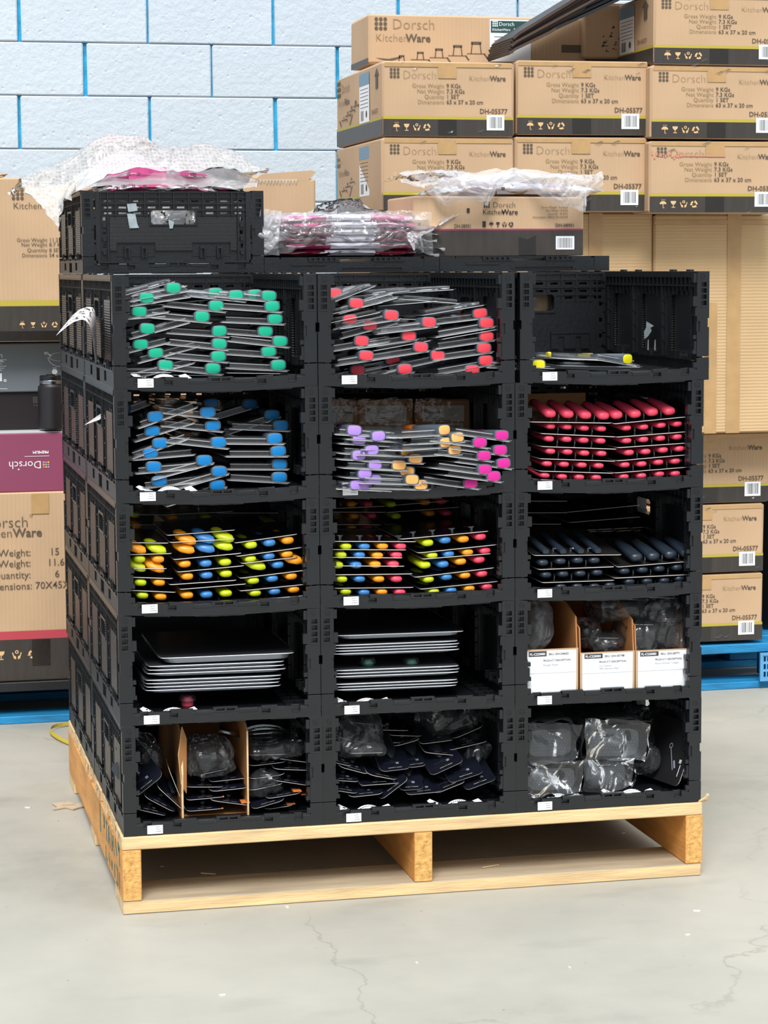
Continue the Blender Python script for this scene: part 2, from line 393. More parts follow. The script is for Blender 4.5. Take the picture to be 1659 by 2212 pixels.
mx3 = n.nodes.new('ShaderNodeMixRGB'); mx3.inputs[2].default_value = srgb('#6f6b62'); n.links.new(ml.outputs[0], mx3.inputs[0]); n.links.new(mx2.outputs[0], mx3.inputs[1])
n.links.new(mx3.outputs[0], b.inputs['Base Color'])
rr_ = n.nodes.new('ShaderNodeMapRange'); rr_.inputs[3].default_value = .35; rr_.inputs[4].default_value = .65; n.links.new(a2.outputs[0], rr_.inputs[0]); n.links.new(rr_.outputs[0], b.inputs['Roughness'])
bp = n.nodes.new('ShaderNodeBump'); bp.inputs['Strength'].default_value = .12; bp.inputs['Distance'].default_value = .004; n.links.new(a2.outputs[0], bp.inputs['Height']); n.links.new(bp.outputs[0], b.inputs['Normal'])
mb = MB(); mb.box(-5, -6, -.1, 6, 3.0, 0)
tag(mb.build('floor', FLM), kind='structure')

# back wall: painted concrete blocks over blue mortar
YW = 2.8
MORT = mat('blue_mortar_paint', '#22a0d0', .7, var=.25, vscale=30, bump=.5, bscale=60)
BLOCKM = mat('white_painted_block', '#c3d0dc', .62, var=.03, vscale=4, spec=.35)
n, b = nodes(BLOCKM)
t = n.nodes.new('ShaderNodeTexCoord'); n1 = n.nodes.new('ShaderNodeTexNoise'); n1.inputs['Scale'].default_value = 45; n1.inputs['Detail'].default_value = 6; n1.inputs['Roughness'].default_value = .62
oi = n.nodes.new('ShaderNodeObjectInfo'); va = n.nodes.new('ShaderNodeVectorMath'); va.operation = 'ADD'
n.links.new(t.outputs['Object'], va.inputs[0]); n.links.new(oi.outputs['Location'], va.inputs[1]); n.links.new(va.outputs[0], n1.inputs['Vector'])
v1 = n.nodes.new('ShaderNodeTexVoronoi'); v1.inputs['Scale'].default_value = 26; n.links.new(va.outputs[0], v1.inputs['Vector'])
mr = n.nodes.new('ShaderNodeMapRange'); mr.inputs[1].default_value = .0; mr.inputs[2].default_value = .16; n.links.new(v1.outputs['Distance'], mr.inputs[0])
ad = n.nodes.new('ShaderNodeMath'); ad.operation = 'MULTIPLY_ADD'; ad.inputs[1].default_value = .5; n.links.new(mr.outputs[0], ad.inputs[0]); n.links.new(n1.outputs[0], ad.inputs[2])
bp = n.nodes.new('ShaderNodeBump'); bp.inputs['Strength'].default_value = .6; bp.inputs['Distance'].default_value = .006; n.links.new(ad.outputs[0], bp.inputs['Height']); n.links.new(bp.outputs[0], b.inputs['Normal'])
wall = thing('wall_back', None, None, (0, YW, 0)); wall['kind'] = 'structure'
mb = MB(); mb.box(-2.6, .012, 0, 4.2, .2, 3.2); mb.build('mortar_bed', MORT, wall)
BH, BW = .1625, .3975
blk_me = []
rng = random.Random(5)
for k in range(6):
    mb = MB(); gl = .001+rng.random()*.005; gr = .001+rng.random()*.005; gb = .0012; gt = .0009
    if k % 2: gl = .007+rng.random()*.005
    mb.cbox(gl, 0, gb, BW-gr, .02, BH-gt, .0035)
    for i, v in enumerate(mb.v): mb.v[i] = v+Vector((rng.uniform(-.0012, .0012), 0, rng.uniform(-.0006, .0006)))
    blk_me.append(mb.mesh('concrete_block', BLOCKM))
z_line = PY(39, 206, YW).z; x_j = PY(39, 90, YW).x       # a bed joint and a head joint of the course above it
k0 = int(z_line/BH)+1; zb = z_line-k0*BH; ci = 0
while zb < 3.1:
    off = x_j if (ci-k0) % 2 == 1 else x_j+BW/2
    x = off-8*BW
    while x < 4.0:
        if x > -2.5: put('concrete_block', rng.choice(blk_me), wall, (x, rng.uniform(-.0015, .0015), zb))
        x += BW
    zb += BH; ci += 1
# left wall (out of frame, tan like the photo's reflections)
# ---------------------------------------------------------------- wooden pallet
PH = .1541
pal = thing('wooden_pallet', 'natural pine pallet carrying the black crates, teal stencil on its left side', 'pallet')
rng = random.Random(3)
y = 0
for k, wd in enumerate((.14, .09, .12, .09, .12, .09, .12, .09, .14)):
    mb = MB(); mb.cbox(0 if k == 0 else rng.uniform(.0, .006), y, .1285, 1.2-rng.uniform(0, .004), y+wd, PH, .002); mb.build('deck_board', WOOD, pal)
    y += wd+.025
for x in (.0, .5865, 1.163):
    mb = MB(); mb.cbox(x, .0, .0265, x+.037, 1.2, .128, .0015)
    o = mb.build('stringer', [WOODL, WOODE], pal)
    for p in o.data.polygons:
        if abs(p.normal.y) > .9: p.material_index = 1
for y, wd in ((.0, .15), (.55, .1), (1.06, .14)):
    mb = MB(); mb.cbox(0, y, 0, 1.197, y+wd, .026, .002); o = mb.build('bottom_board', [WOODG, WOOD], pal)
    for p in o.data.polygons:
        if abs(p.normal.z) < .5: p.material_index = 1
TEAL = mat('worn_teal_paint', '#4d8079', .7, var=.3, vscale=60)
mb = MB(); fl = lambda a, z: (-.0006, a, z)
def strip(pts, wd): 
    for (a, c), (d, e2) in zip(pts, pts[1:]): seg(mb, a, c, d, e2, wd, fl)
strip([(.43, .125), (.43, .062)], .016); strip([(.36, .118), (.345, .09), (.335, .118)], .011)
strip([(.31, .115), (.285, .115)], .007); strip([(.298, .115), (.298, .075)], .008)
strip([(.27, .075), (.25, .118), (.23, .075)], .008); strip([(.262, .09), (.238, .09)], .006)
strip([(.21, .118), (.19, .08), (.17, .118), (.15, .08)], .007); strip([(.13, .12), (.10, .095)], .014); strip([(.08, .122), (.05, .118)], .014); strip([(.06, .12), (.05, .085)], .011)
strip([(.32, .06), (.32, .035), (.29, .035)], .007); strip([(.26, .06), (.24, .035)], .006); strip([(.22, .055), (.20, .04), (.19, .06)], .006)
strip([(.15, .065), (.15, .035)], .007); strip([(.12, .068), (.09, .068), (.09, .035), (.12, .035)], .006); strip([(.06, .07), (.06, .035)], .008)
mb.build('stencil_paint', TEAL, pal)
# torn splinters and scuffed wrap along the left top edge
mb = MB(); rng = random.Random(8)
for k in range(26):
    yy = rng.uniform(.03, 1.15); h = rng.uniform(.006, .02); l = rng.uniform(.01, .04)
    mb.poly([(-.001-rng.random()*.002, yy, .153), (-.002, yy+l, .153), (-.005, yy+l*.8, .153-h), (-.003, yy+l*.3, .153-h*.7)])
mb.v = [v for v in mb.v]
mb.build('torn_paper_edge', mat('torn_paper_scraps', '#c9ab86', .9, var=.2, vscale=60), pal)['kind'] = 'stuff'
mb = MB(); mb.tube([(1.19, .01, .152), (1.205, .0, .163), (1.209, -.004, .172)], .003, 5); mb.tube([(1.195, .02, .153), (1.212, .01, .158)], .0035, 5)
mb.build('splinter', WOOD, pal)

# ---------------------------------------------------------------- folding crates
CW, CD, CH = .3975, .600, .2183
PITCH = .3986
def crate_meshes():
    R = {}
    # base: rim all round, ribbed floor
    mb = MB()
    H = .028
    def rim(L): # profile along u, front face details
        r = [(0, L, .002, H-.006, (0, .010)), (0, .026, 0, .045, (0, .012)), (L-.026, L, 0, .045, (0, .012)), (.026, .033, .020, .036, (0, .010)), (L-.033, L-.026, .020, .036, (0, .010)),
             (.026, L-.026, H-.006, H-.002, (.002, .010))]
        for c in (.047, .105, L-.11, L-.05): r += [(c-.0085, c+.0085, H-.013, H-.001, (.007, .010)), (c-.0075, c+.0075, H-.015, H-.013, (-.0012, .010))]
        r += [(L*.37, L*.45, H-.011, H-.004, (-.0008, .010)), (L*.46, L*.58, H-.008, H+.002, (-.001, .010)), (L*.475, L*.515, H-.005, H-.0005, (.006, .009)), (L*.525, L*.565, H-.005, H-.0005, (.006, .009)),
              (L*.59, L*.68, H-.010, H-.003, (-.0008, .010)), (L*.25, L*.36, H-.006, H+.001, (0, .010)), (L*.7, L*.78, H-.006, H+.001, (0, .010)),
              (.05, .1, .0, .002, (.002, .010)), (.15, L-.15, .0, .002, (.002, .010)), (L-.1, L-.05, 0, .002, (.002, .010))]
        return r
    mb.plate(rim(CW), lambda u, v, t_: (u, t_, v)); mb.plate(rim(CW), lambda u, v, t_: (u, CD-t_, v))
    # long rims: woven skirt with square windows on the outside
    L = CD
    r = [(.012, L-.012, .002, .036, (.001, .012), 1), (.012, L-.012, .033, .036, (0, .012)), (.012, L-.012, 0, .003, (0, .012))]
    for c, wd in ((.16, .018), (.30, .03), (.44, .018)): r += [(c-wd, c+wd, .010 if wd < .02 else .004, .030, (.009, .012)), (c-wd-.004, c+wd+.004, .036, .046, (0, .012)), (c-wd+.004, c+wd-.004, .036, .042, (.008, .012))]
    for c in (.05, .105, .215, .245, .355, .385, .495, .55): r += [(c-.006, c+.006, .036, .0395, (0, .010))]
    mb.plate(r, lambda u, v, t_: (t_, u, v)); mb.plate(r, lambda u, v, t_: (CW-t_, u, v))
    # floor: smooth middle, open lattice along both sides
    fz = .0165
    mb.box(.062, .012, fz-.004, CW-.062, CD-.012, fz)
    for s_ in (0, 1):
        X = lambda a: a if s_ == 0 else CW-a
        for a in (.014, .034, .058): mb.box(min(X(a), X(a+.003)), .012, fz-.008, max(X(a), X(a+.003)), CD-.012, fz+.001)
        for k in range(15):
            yy = .02+k*.04; mb.box(min(X(.014), X(.061)), yy, fz-.008, max(X(.014), X(.061)), yy+.003, fz+.001)
        mb.box(min(X(.012), X(.062)), .012, .003, max(X(.012), X(.062)), CD-.012, .006)
    for yy in (.016, .03): mb.box(.03, yy, fz-.002, CW-.03, yy+.002, fz+.004)
    for k in range(9): mb.box(.055+k*.036, .012, fz-.002, .058+k*.036, .034, fz+.004)
    R['base'] = mb.mesh('base', [BLK, BLK_TEX], bevel=.0007)
    R['base_sag'] = R['base'].copy(); R['base_sag'].name = 'base'
    for v in R['base_sag'].vertices:
        if v.co.y < .3: v.co.z -= .0085*math.sin(math.pi*min(1, max(0, v.co.x/CW)))*(1-v.co.y/.3)
    # short end panel, u across the width, v up, t 0 = outer face
    def short(mb, fm, W0, W1):
        L = W1-W0; S = lambda a, b_, c, d, *r: (W0+a*L, W0+b_*L, c, d, *r)
        z0, z1 = .0285, CH-.002
        r = [(W0, W1, z0, z1, (0, .014)), S(.02, .98, z0+.004, .152, (.007, .011)), S(.09, .91, .06, .150, (.003, .0105), 1)]
        r += [S(.02, .98, .152, z1-.004, (.006, .010))]
        for zr in (.165, .182, .199): r.append(S(.02, .98, zr, zr+.003, (.001, .013)))
        for k in range(11):
            u = .03+k*.094; r.append(S(u, u+.007, .150 if k not in (4, 5, 6) else .165, z1, (.001, .013)))
            if k < 10:
                for zr in (.157, .172, .189, .205):
                    if zr == .157 and 3 < k < 7: continue
                    if zr > .204: continue
                    r.append(S(u+.026, u+.075, zr, zr+.005, None))
        for sgn in (0, 1):
            for k in range(6):
                za = .05+k*.018; u = .045 if not sgn else .935
                r.append(S(u, u+.02, za, za+.01, None if k % 2 else (.0, .012)))
            r.append(S(.02 if not sgn else .972, .028 if not sgn else .98, z0, z1, (0, .014)))
            r.append(S(.075 if not sgn else .917, .083 if not sgn else .925, z0, z1, (0, .013)))
        # pockets with hinge tabs
        for a in (.13, .62):
            r += [S(a, a+.25, .045, .083, (.006, .0175)), S(a+.004, a+.246, .049, .079, (.008, .0155))]
            for q in (.05, .16): r += [S(a+q, a+q+.034, .040, .072, (-.002, .012)), S(a+q+.008, a+q+.026, .040, .066, (.006, .012))]
        # grip
        hx0, hx1, hz0, hz1 = .355, .645, .130, .167
        r += [S(hx0-.01, hx1+.01, hz0-.004, hz1+.003, (.001, .014)), S(hx0+.012, hx1-.012, hz0, hz1, None), S(hx0, hx1, hz0+.005, hz1-.005, None), S(hx0+.005, hx1-.005, hz0+.002, hz1-.002, None)]
        mb.plate(r, fm, plain=True)
    mb = MB(); short(mb, lambda u, v, t_: (u, CD-t_, v), .016, CW-.016); R['end_panel'] = mb.mesh('end_panel', [BLK, BLK_TEX], bevel=.0007)
    mb = MB(); short(mb, lambda u, v, t_: (u, t_, v), .03, CW-.03); R['front_panel'] = mb.mesh('front_panel', [BLK, BLK_TEX], bevel=.0007)
    # long side panel
    def long(mb, fm, hole=True):
        z0, z1 = .038, CH
        r = [(.0, CD, z0, z1, (.004, .020)), (.004, CD-.004, z0+.002, z1-.006, (.014, .019))]
        r += [(.004, CD-.004, z1-.012, z1, (0, .026)), (.02, CD-.02, .188, .191, (.002, .027))]
        for k in range(24):
            u = .02+k*.0245
            r += [(u, u+.0022, .166, z1-.008, (.001, .026))]
            if k % 2: r += [(u+.006, u+.018, .179, .185, None)]
            r += [(u+.006, u+.02, .193, .203, (.010, .018))]
        for c in (.115, .30, .485):
            r += [(c-.055, c+.055, .052, .170, (.002, .013), 1)]
            for k in range(4): r.append((c-.055+k*.029, c-.055+k*.029+.012, .170, .178, (.004, .013)))
        for c in (.03, .207, .393, .566):
            r += [(c-.012, c+.012, .042, .186, (.010, .022)), (c-.003, c+.003, .042, .186, (.004, .028))]
            for z_ in (.07, .1, .13, .155): r.append((c-.010, c+.010, z_, z_+.0025, (.002, .024)))
        for c in (.085, .145, .27, .33, .455, .515): r += [(c-.013, c+.013, .044, .051, None)]
        if hole: r += [(.252, .348, .129, .172, (0, .022)), (.262, .338, .134, .167, None), (.257, .343, .138, .163, None)]
        for c in (.10, .13, .285, .315, .47, .50): r.append((c, c+.004, .038, .055, (.0, .026)))
        r += [(0, .006, z0, z1, None), (CD-.006, CD, z0, z1, None)]
        mb.plate(r, fm, plain=True)
        # front and rear end posts: profile seen from the open front
        for f_ in (0, 1):
            Y = (lambda a: a) if f_ == 0 else (lambda a: CD-a)
            p = [(0, .026, .047, .2183, (0, .018)), (.026, .033, .196, .214, (.002, .016)), (.026, .0345, .148, .168, (-.0005, .014)),
                 (.0, .003, .106, .124, None), (.022, .030, .128, .146, (0, .016)), (.026, .034, .052, .060, (.002, .016)), (.026, .031, .060, .078, (.002, .016)), (.026, .033, .082, .090, (.002, .016)), (.020, .026, .097, .118, (.003, .016))]
            for k in range(4): p.append((.006, .018, .150+k*.0125, .159+k*.0125, (.009, .016)))
            p.append((.004, .020, .146, .1475, (-.001, .016)))
            mb.plate(p, lambda u, v, t_: fm(Y(t_), v, u))
            # round emblem at the top of the post
            fc = lambda a, c: fm(Y(-.0008), c, a)
            disc(mb, .014, .2075, .0058, fc, 12, 0, ri=.0045); disc(mb, .014, .2075, .0030, fc, 10, 0, math.pi*.9, math.pi*2.1, ri=.0018)
        # stacking tabs on the top edge
        for c in (.09, .19, .41, .51): mb.plate([(c-.012, c+.012, z1, z1+.0035, (.004, .012))], fm)
    for hole in (1, 0):
        mb = MB(); long(mb, lambda u, v, t_: (t_, u, v), hole); R['side_l%d' % hole] = mb.mesh('side_panel', [BLK, BLK_PAD], bevel=.0006)
        mb = MB(); long(mb, lambda u, v, t_: (CW-t_, u, v), hole); R['side_r%d' % hole] = mb.mesh('side_panel', [BLK, BLK_PAD], bevel=.0006)
    # small asset label on the front rim
    mb = MB(); mb.box(.046, -.0024, .0035, .0765, -.0016, .0205); fq = lambda a, z: (a, -.0024, z)
    R['label_plate'] = mb.mesh('asset_label', WHITE)
    return R
CM = crate_meshes()
def label_print(tx):
    mb = MB(); fq = lambda a, z: (a, -.0027, z)
    for k, s_ in enumerate(('APTPL', 'CRATE', tx)): add_text(mb, s_, .0625, .0158-k*.0043, .0032, fq)
    return mb.mesh('printed_text', INK)
def crate(label, loc, label_no=None, front=False, hole=(1, 1), group='black folding crates stacked on the pallet', sag=False):
    t_ = thing('folding_crate', label, 'crate', loc, group=group)
    put('base', CM['base_sag' if sag else 'base'], t_); put('side_panel', CM['side_l%d' % hole[0]], t_); put('side_panel', CM['side_r%d' % hole[1]], t_); put('end_panel', CM['end_panel'], t_)
    if front: put('front_panel', CM['front_panel'], t_)
    if label_no:
        p = put('asset_label', CM['label_plate'], t_); put('printed_text', label_print(label_no), p)
    return t_
ROWN = ['top', 'second', 'third', 'fourth', 'bottom']; COLN = ['left', 'middle', 'right']
CONT = {('top','left'): 'holding green-tipped packs', ('top','middle'): 'holding coral-red-tipped packs', ('top','right'): 'nearly empty with yellow tips',
 ('second','left'): 'holding blue-tipped packs', ('second','middle'): 'holding purple, peach and magenta tips', ('second','right'): 'holding red-handled cards',
 ('third','left'): 'holding three stacks of multicoloured handles', ('third','middle'): 'holding two stacks of multicoloured handles', ('third','right'): 'holding black-handled cards',
 ('fourth','left'): 'holding flat clear packs over a red knob', ('fourth','middle'): 'holding flat clear packs with green knobs', ('fourth','right'): 'holding three white-labelled bins',
 ('bottom','left'): 'holding a cardboard bin of hang cards', ('bottom','middle'): 'heaped with dark navy hang cards', ('bottom','right'): 'holding bagged graters'}
SH = {(0, 2): (.010, .0), (1, 2): (.000, 0), (0, 0): (.0, .004), (4, 0): (.003, 0), (4, 1): (.002, 0), (4, 2): (.001, 0), (2, 2): (.0, 0)}
CR = {}
for r_ in range(5):
    for c_ in range(3):
        dx, dy = SH.get((r_, c_), (0, 0))
        loc = Vector((.0012+c_*PITCH+dx, .006+dy, PH+(4-r_)*CH)); CR[(r_, c_)] = loc
        rn, cn = ROWN[r_], COLN[c_]
        crate(f'open-fronted black crate, {rn} tier {cn} column, {CONT[(rn, cn)]}', loc, '#1900%02d' % (52+r_*3+c_), hole=(1, 0 if (r_, c_) in ((0, 2), (1, 0), (1, 1)) else 1), sag=r_ in (0, 1, 2))
        if (r_, c_) == (1, 0):
            o = crate(f'black crate in the rear row behind the {rn} tier {cn} crate', loc+Vector((0, .606, 0)), None, group='black crates in the rear row'); o.location += Vector((CW, CD, 0)); o.rotation_euler.z = math.pi
        elif c_ != 1 or r_ == 0:
            crate(f'black crate in the rear row behind the {rn} tier {cn} crate', loc+Vector((0, .606, 0)), None, front=(r_ == 0), group='black crates in the rear row')
        else:
            crate(f'black crate hidden in the rear row behind the {rn} tier middle crate', loc+Vector((0, .606, 0)), None, group='black crates in the rear row')
TOPZ = PH+5*CH
crate('closed black crate on top of the rear left stack, under the bubble wrap', (.003, .612, TOPZ+.001), None, front=True, group='crates on top of the stack').scale.z = .82

def folded(label, loc):
    t_ = thing('folded_crate', label, 'crate', loc, group='flat-folded crates on the rear row')
    mb = MB(); L = CW
    r = [(0, L, 0, .012, (0, .6)), (.0, .035, .0, .034, (.0, .6)), (L-.035, L, 0, .034, (0, .6)), (.035, L-.035, .012, .024, (.002, .598)), (.035, L*.25, .024, .030, (.002, .598)), (L*.72, L-.035, .024, .030, (.002, .598)),
         (.06, L*.35, .016, .020, (-.001, .05)), (L*.42, L*.80, .004, .011, (-.001, .05)), (L*.44, L*.78, .005, .010, (.003, .05))]
    mb.plate(r, lambda u, v, t2: (u, t2, v)); mb.build('base', BLK, t_)
    mb = MB(); r = [(.04, L-.04, .030, .034, (.01, .59)), (.10, .17, .024, .034, (-.001, .03)), (L-.15, L-.08, .024, .034, (-.001, .03))]
    for k in range(5): r += [(.105+k*.012, .112+k*.012, .026, .032, (.004, .03)), (L-.145+k*.012, L-.138+k*.012, .026, .032, (.004, .03))]
    mb.plate(r, lambda u, v, t2: (u, t2, v)); mb.build('folded_panel', BLK, t_)
    return t_
folded('flat-folded black crate under the magenta packs', (.0012+PITCH, .612, TOPZ+.001))
folded('flat-folded black crate under the tan box with magenta stripe', (.0012+2*PITCH, .612, TOPZ+.001))
# ---------------------------------------------------------------- cartons in the background
def boxat(px0, py0, px1, py1, Y):
    """world rectangle (x0,z0,x1,z1) on the plane y=Y of a box face seen between two picture corners"""
    cx, cy = (px0+px1)/2, (py0+py1)/2
    return PY(px0, cy, Y).x, PY(cx, py1, Y).z, PY(px1, cy, Y).x, PY(cx, py0, Y).z
def front_print_5577(W, H):
    """lettering, icons and stripes for one box face, W x H metres, origin lower left, facing -y"""
    f = lambda e: (lambda a, z: (a, -.0006-e, z))
    g = {}
    mb = MB(); rect(mb, 0.002, .002, W-.002, H*.232, f(0)); g['dark_band'] = mb.mesh('dark_band', BAND)
    mb = MB(); rect(mb, 0.002, H*.232, W-.002, H*.270, f(0)); g['olive_stripe'] = mb.mesh('olive_stripe', OLIVE)
    mb = MB(); q = f(.0004)
    dots9(mb, W*.093, H*.845, W*.026, q)
    add_text(mb, 'Dorsch', W*.152, H*.77, H*.165, q, -.024, m=1, sx=.96); disc(mb, W*.425, H*.885, H*.010, q, 8, 1)
    add_text(mb, 'Kitchen', W*.655, H*.755, H*.098, q, -.018, m=1, sx=.98); add_text(mb, 'Ware', W*.815, H*.755, H*.098, q, .022, sx=.98)
    for k, (a, b_) in enumerate((('Gross Weight', '9 KGs'), ('Net Weight', '7.3 KGs'), ('Quantity', '1 SET'), ('Dimensions', '63 x 37 x 20 cm'))):
        z = H*(.655-k*.072); add_text(mb, a, W*.468, z, H*.079, q, -.004, 'RIGHT', 1); add_text(mb, b_, W*.483, z, H*.079, q, .010, m=0)
    add_text(mb, 'DH-05577', W*.95, H*.315, H*.092, q, .014, 'RIGHT')
    icons(mb, W*.104, H*.125, H*.105, W*.077, q, 2)
    g['printed_text'] = mb.mesh('printed_text', [INKG, INKL, TAN])
    mb = MB(); rect(mb, W*.79, H*.09, W*.925, H*.295, f(.0008)); barcode(mb, W*.81, H*.12, W*.905, H*.27, f(.0012), 1); g['barcode_label'] = mb.mesh('barcode_label', [WHITE, INK])
    return g
def sideprint(D, H):
    """left side face of the same carton; u runs from the back (0) to the front (D)"""
    g = {}; f = lambda e: (lambda a, z: (-.0006-e, D-a, z))
    mb = MB(); rect(mb, .002, .002, D-.002, H*.232, f(0)); g['dark_band'] = mb.mesh('dark_band', BAND)
    mb = MB(); rect(mb, .002, H*.232, D-.002, H*.270, f(0)); g['olive_stripe'] = mb.mesh('olive_stripe', OLIVE)
    mb = MB(); q = f(.0004)
    dots9(mb, D*.06, H*.83, H*.085, q); add_text(mb, 'Dorsch', D*.12, H*.76, H*.19, q, -.01, m=1); add_text(mb, 'Kitchen', D*.05, H*.58, H*.14, q, -.01, m=1); add_text(mb, 'Ware', D*.19, H*.58, H*.14, q, .02)
    for k in range(4):
        xx, zz = D*(.15+k*.09), H*(.34+k*.05); disc(mb, xx+D*.02, zz+H*.05, H*.035+k*.002, q, 8, 0, 0, math.pi, ri=H*.018+k*.001); seg(mb, xx-D*.03, zz+H*.03, xx+D*.09, zz+H*.035, H*.018, q); seg(mb, xx+D*.08, zz+H*.035, xx+D*.10, zz, H*.02, q)
    seg(mb, D*.07, H*.38, D*.11, H*.29, H*.03, q); seg(mb, D*.3, H*.28, D*.37, H*.42, H*.025, q)
    add_text(mb, 'DH-05577', D*.78, H*.33, H*.09, q, .01)
    x_ = D*.89; seg(mb, x_, H*.66, x_, H*.84, D*.045, q); mb.poly([q(x_-D*.045, H*.83), q(x_+D*.045, H*.83), q(x_, H*.94)])
    g['printed_text'] = mb.mesh('printed_text', [INKG, INKL, TAN])
    mb = MB(); rect(mb, D*.53, H*.25, D*.74, H*.93, f(.0008)); rect(mb, D*.53, H*.76, D*.74, H*.93, f(.0012), 2)
    for k in range(6): seg(mb, D*.55, H*(.71-k*.05), D*.72, H*(.71-k*.05), H*.008, f(.0012), 1)
    barcode(mb, D*.56, H*.28, D*.62, H*.42, f(.0012), 1, 3); disc(mb, D*.68, H*.36, H*.05, f(.0012), 10, 1)
    g['shipping_label'] = mb.mesh('shipping_label', [WHITE, INKG, mat('slate_blue_label_head', '#6f8fa6', .5)])
    return g
def carton_body(W, D, H, m=None, c=.006, bulge=0.0, seed=0):
    mb = MB(); mb.cbox(0, 0, 0, W, D, H, c)
    rr = random.Random(seed)
    for i, v in enumerate(mb.v): mb.v[i] = v+Vector((rr.uniform(-.002, .002), rr.uniform(0, .001), rr.uniform(-.0015, .0015)))
    return mb.mesh('carton_body', m or CARD)
def tape_front(W, H, a=.42, b_=.56, zt=.22, zb=.23):
    mb = MB(); y = -.0013
    rect(mb, W*a, H*(1-zt), W*b_, H-.004, lambda q, z: (q, y, z), 0); rect(mb, 0.006, H*.93, W-.006, H-.003, lambda q, z: (q, y+.0002, z), 0)
    if zb: rect(mb, W*a, .004, W*b_, H*zb, lambda q, z: (q, y, z), 1)
    return mb.mesh('packing_tape', [TAPE, TAPED])
G5577 = front_print_5577(.37, .20); S5577 = None
TF = tape_front(.37, .20)
SIDE = sideprint(.61, .20)
TF_SIDE = None
def carton5577(label, X, Y, Z, H=.2, W=.37, D=.61, group='cartons of the stack on the right with olive stripes', seed=0, side=False, rot=0):
    t_ = thing('cardboard_carton', label, 'box', (X, Y, Z), (0, 0, rot), group); t_.scale = (W/.37, 1, H/.2)
    put('carton_body', carton_body(.37, D, .2, seed=seed), t_)
    for k, me in G5577.items(): put(k, me, t_)
    put('packing_tape', TF, t_)
    if side:
        for k, me in SIDE.items(): put(k, me, t_)
    mb = MB(); rr = random.Random(seed+50)
    for k in range(5):
        xx = rr.uniform(.02, .34); zz = rr.choice((rr.uniform(.0, .04), rr.uniform(.17, .2)))
        s_ = rr.uniform(.005, .02); mb.poly([(xx, -.0022, zz), (xx+s_, -.003, zz+s_*.5), (xx+s_*1.4, -.0022, zz+s_*.3), (xx+s_*.6, -.0035, zz-s_*.1)])
    mb.build('loose_film', CLEAR, t_)
    return t_
YB = 1.80
R_ = [  # px0,py0,px1,py1,Y,label
 (826,133,1110,296,1.72,'carton with olive stripe, upper of the two in the column nearest the wall gap', True),
 (826,297,1110,459,1.72,'carton with olive stripe behind the draped clear bag, under the upper left one', True),
 (1115,131,1402,293,1.74,'carton with olive stripe in the middle of the upper row, black sheets rest above it', False),
 (1113,296,1400,458,1.74,'carton with olive stripe in the middle column, its dimensions line half hidden by film', False),
 (1406,142,1693,301,1.70,'carton with olive stripe at the right edge, second from the top', False),
 (1402,304,1690,461,1.70,'carton with olive stripe and a pink smear, right edge, above the plain big box', False),
 (1412,-14,1699,141,1.70,'topmost carton with olive stripe at the top right corner', True)]
for k, (a, b_, c, d, Y, lb, sd_) in enumerate(R_):
    x0, z0, x1, z1 = boxat(a, b_, c, d, Y)
    o = carton5577(lb, x0, Y, z0+.0008, z1-z0-.002, x1-x0, seed=k, side=sd_)
    if k == 5:
        mb = MB(); rr = random.Random(2)
        for q in range(14): xx = .006+q*.006; rect(mb, xx, .155+rr.uniform(-.006, .006), xx+.0045, .160+rr.uniform(-.005, .012), lambda a2, z2: (a2, -.0016, z2))
        rect(mb, .09, .157, .21, .161, lambda a2, z2: (a2, -.0016, z2)); mb.build('pink_smear', mat('pink_marker_smear', '#cc8a74', .7), o)
for k, (a, b_, c, d, lb) in enumerate([(1405,936,1662,1088,'carton with olive stripe just under the big plain box at the right edge'), (1393,1090,1650,1239,'carton with olive stripe, second up from the blue pallet at right'), (1391,1241,1648,1388,'lowest carton with olive stripe, standing on the blue pallet at right')]):
    x0, z0, x1, z1 = boxat(a, b_, c, d, 1.95)
    carton5577(lb, x0, 1.95, z0+.0008, z1-z0-.002, x1-x0, seed=20+k)
# more of the same pallet load, hidden behind the crates: a plain filler carton column keeps the stack standing
def plain_carton(name, label, px0, py0, px1, py1, Y, D=.6, m=None, group=None, tape=None, seed=1, c=.005):
    x0, z0, x1, z1 = boxat(px0, py0, px1, py1, Y)
    t_ = thing(name, label, 'box', (x0, Y, z0+.0005), group=group); W, H = x1-x0, z1-z0-.001
    put('carton_body', carton_body(W, D, H, m or CARDH, c, seed=seed), t_)
    return t_, W, H
t_, W, H = plain_carton('cardboard_carton', 'big plain tall cardboard box with a vertical tape run at the right edge', 1413, 463, 1800, 935, 1.83, seed=4)
mb = MB(); rect(mb, W*.40, H*.0, W*.44+.02, H, lambda a, z: (a, -.0016, z)); rect(mb, W*.28, H*.0, W*.31+.02, H*.6, lambda a, z: (a, -.0014, z)); rect(mb, .0, H*.955, W, H*.975, lambda a, z: (a, -.0012, z)); mb.build('packing_tape', TAPE, t_)
t_, W, H = plain_carton('cardboard_carton', 'plain cardboard box with tape strip behind the tan box with magenta stripe', 1118, 460, 1411, 770, 1.84, seed=5)
mb = MB(); rect(mb, W*.52, H*.0, W*.62, H, lambda a, z: (a, -.0014, z)); mb.build('packing_tape', TAPE, t_)
t_, W, H = plain_carton('cardboard_carton', 'plain box standing hidden behind the middle crates, under the olive-striped cartons', 826, 461, 1112, 770, 1.84, seed=6)
for k, (a, b_, c, d) in enumerate(((1060, 770, 1355, 1388), (760, 770, 1056, 1388))):
    t_, W, H = plain_carton('cardboard_carton', ['plain tall carton behind the right column of crates', 'plain tall carton behind the middle column of crates'][k], a, b_, c, d, 1.96, seed=30+k)

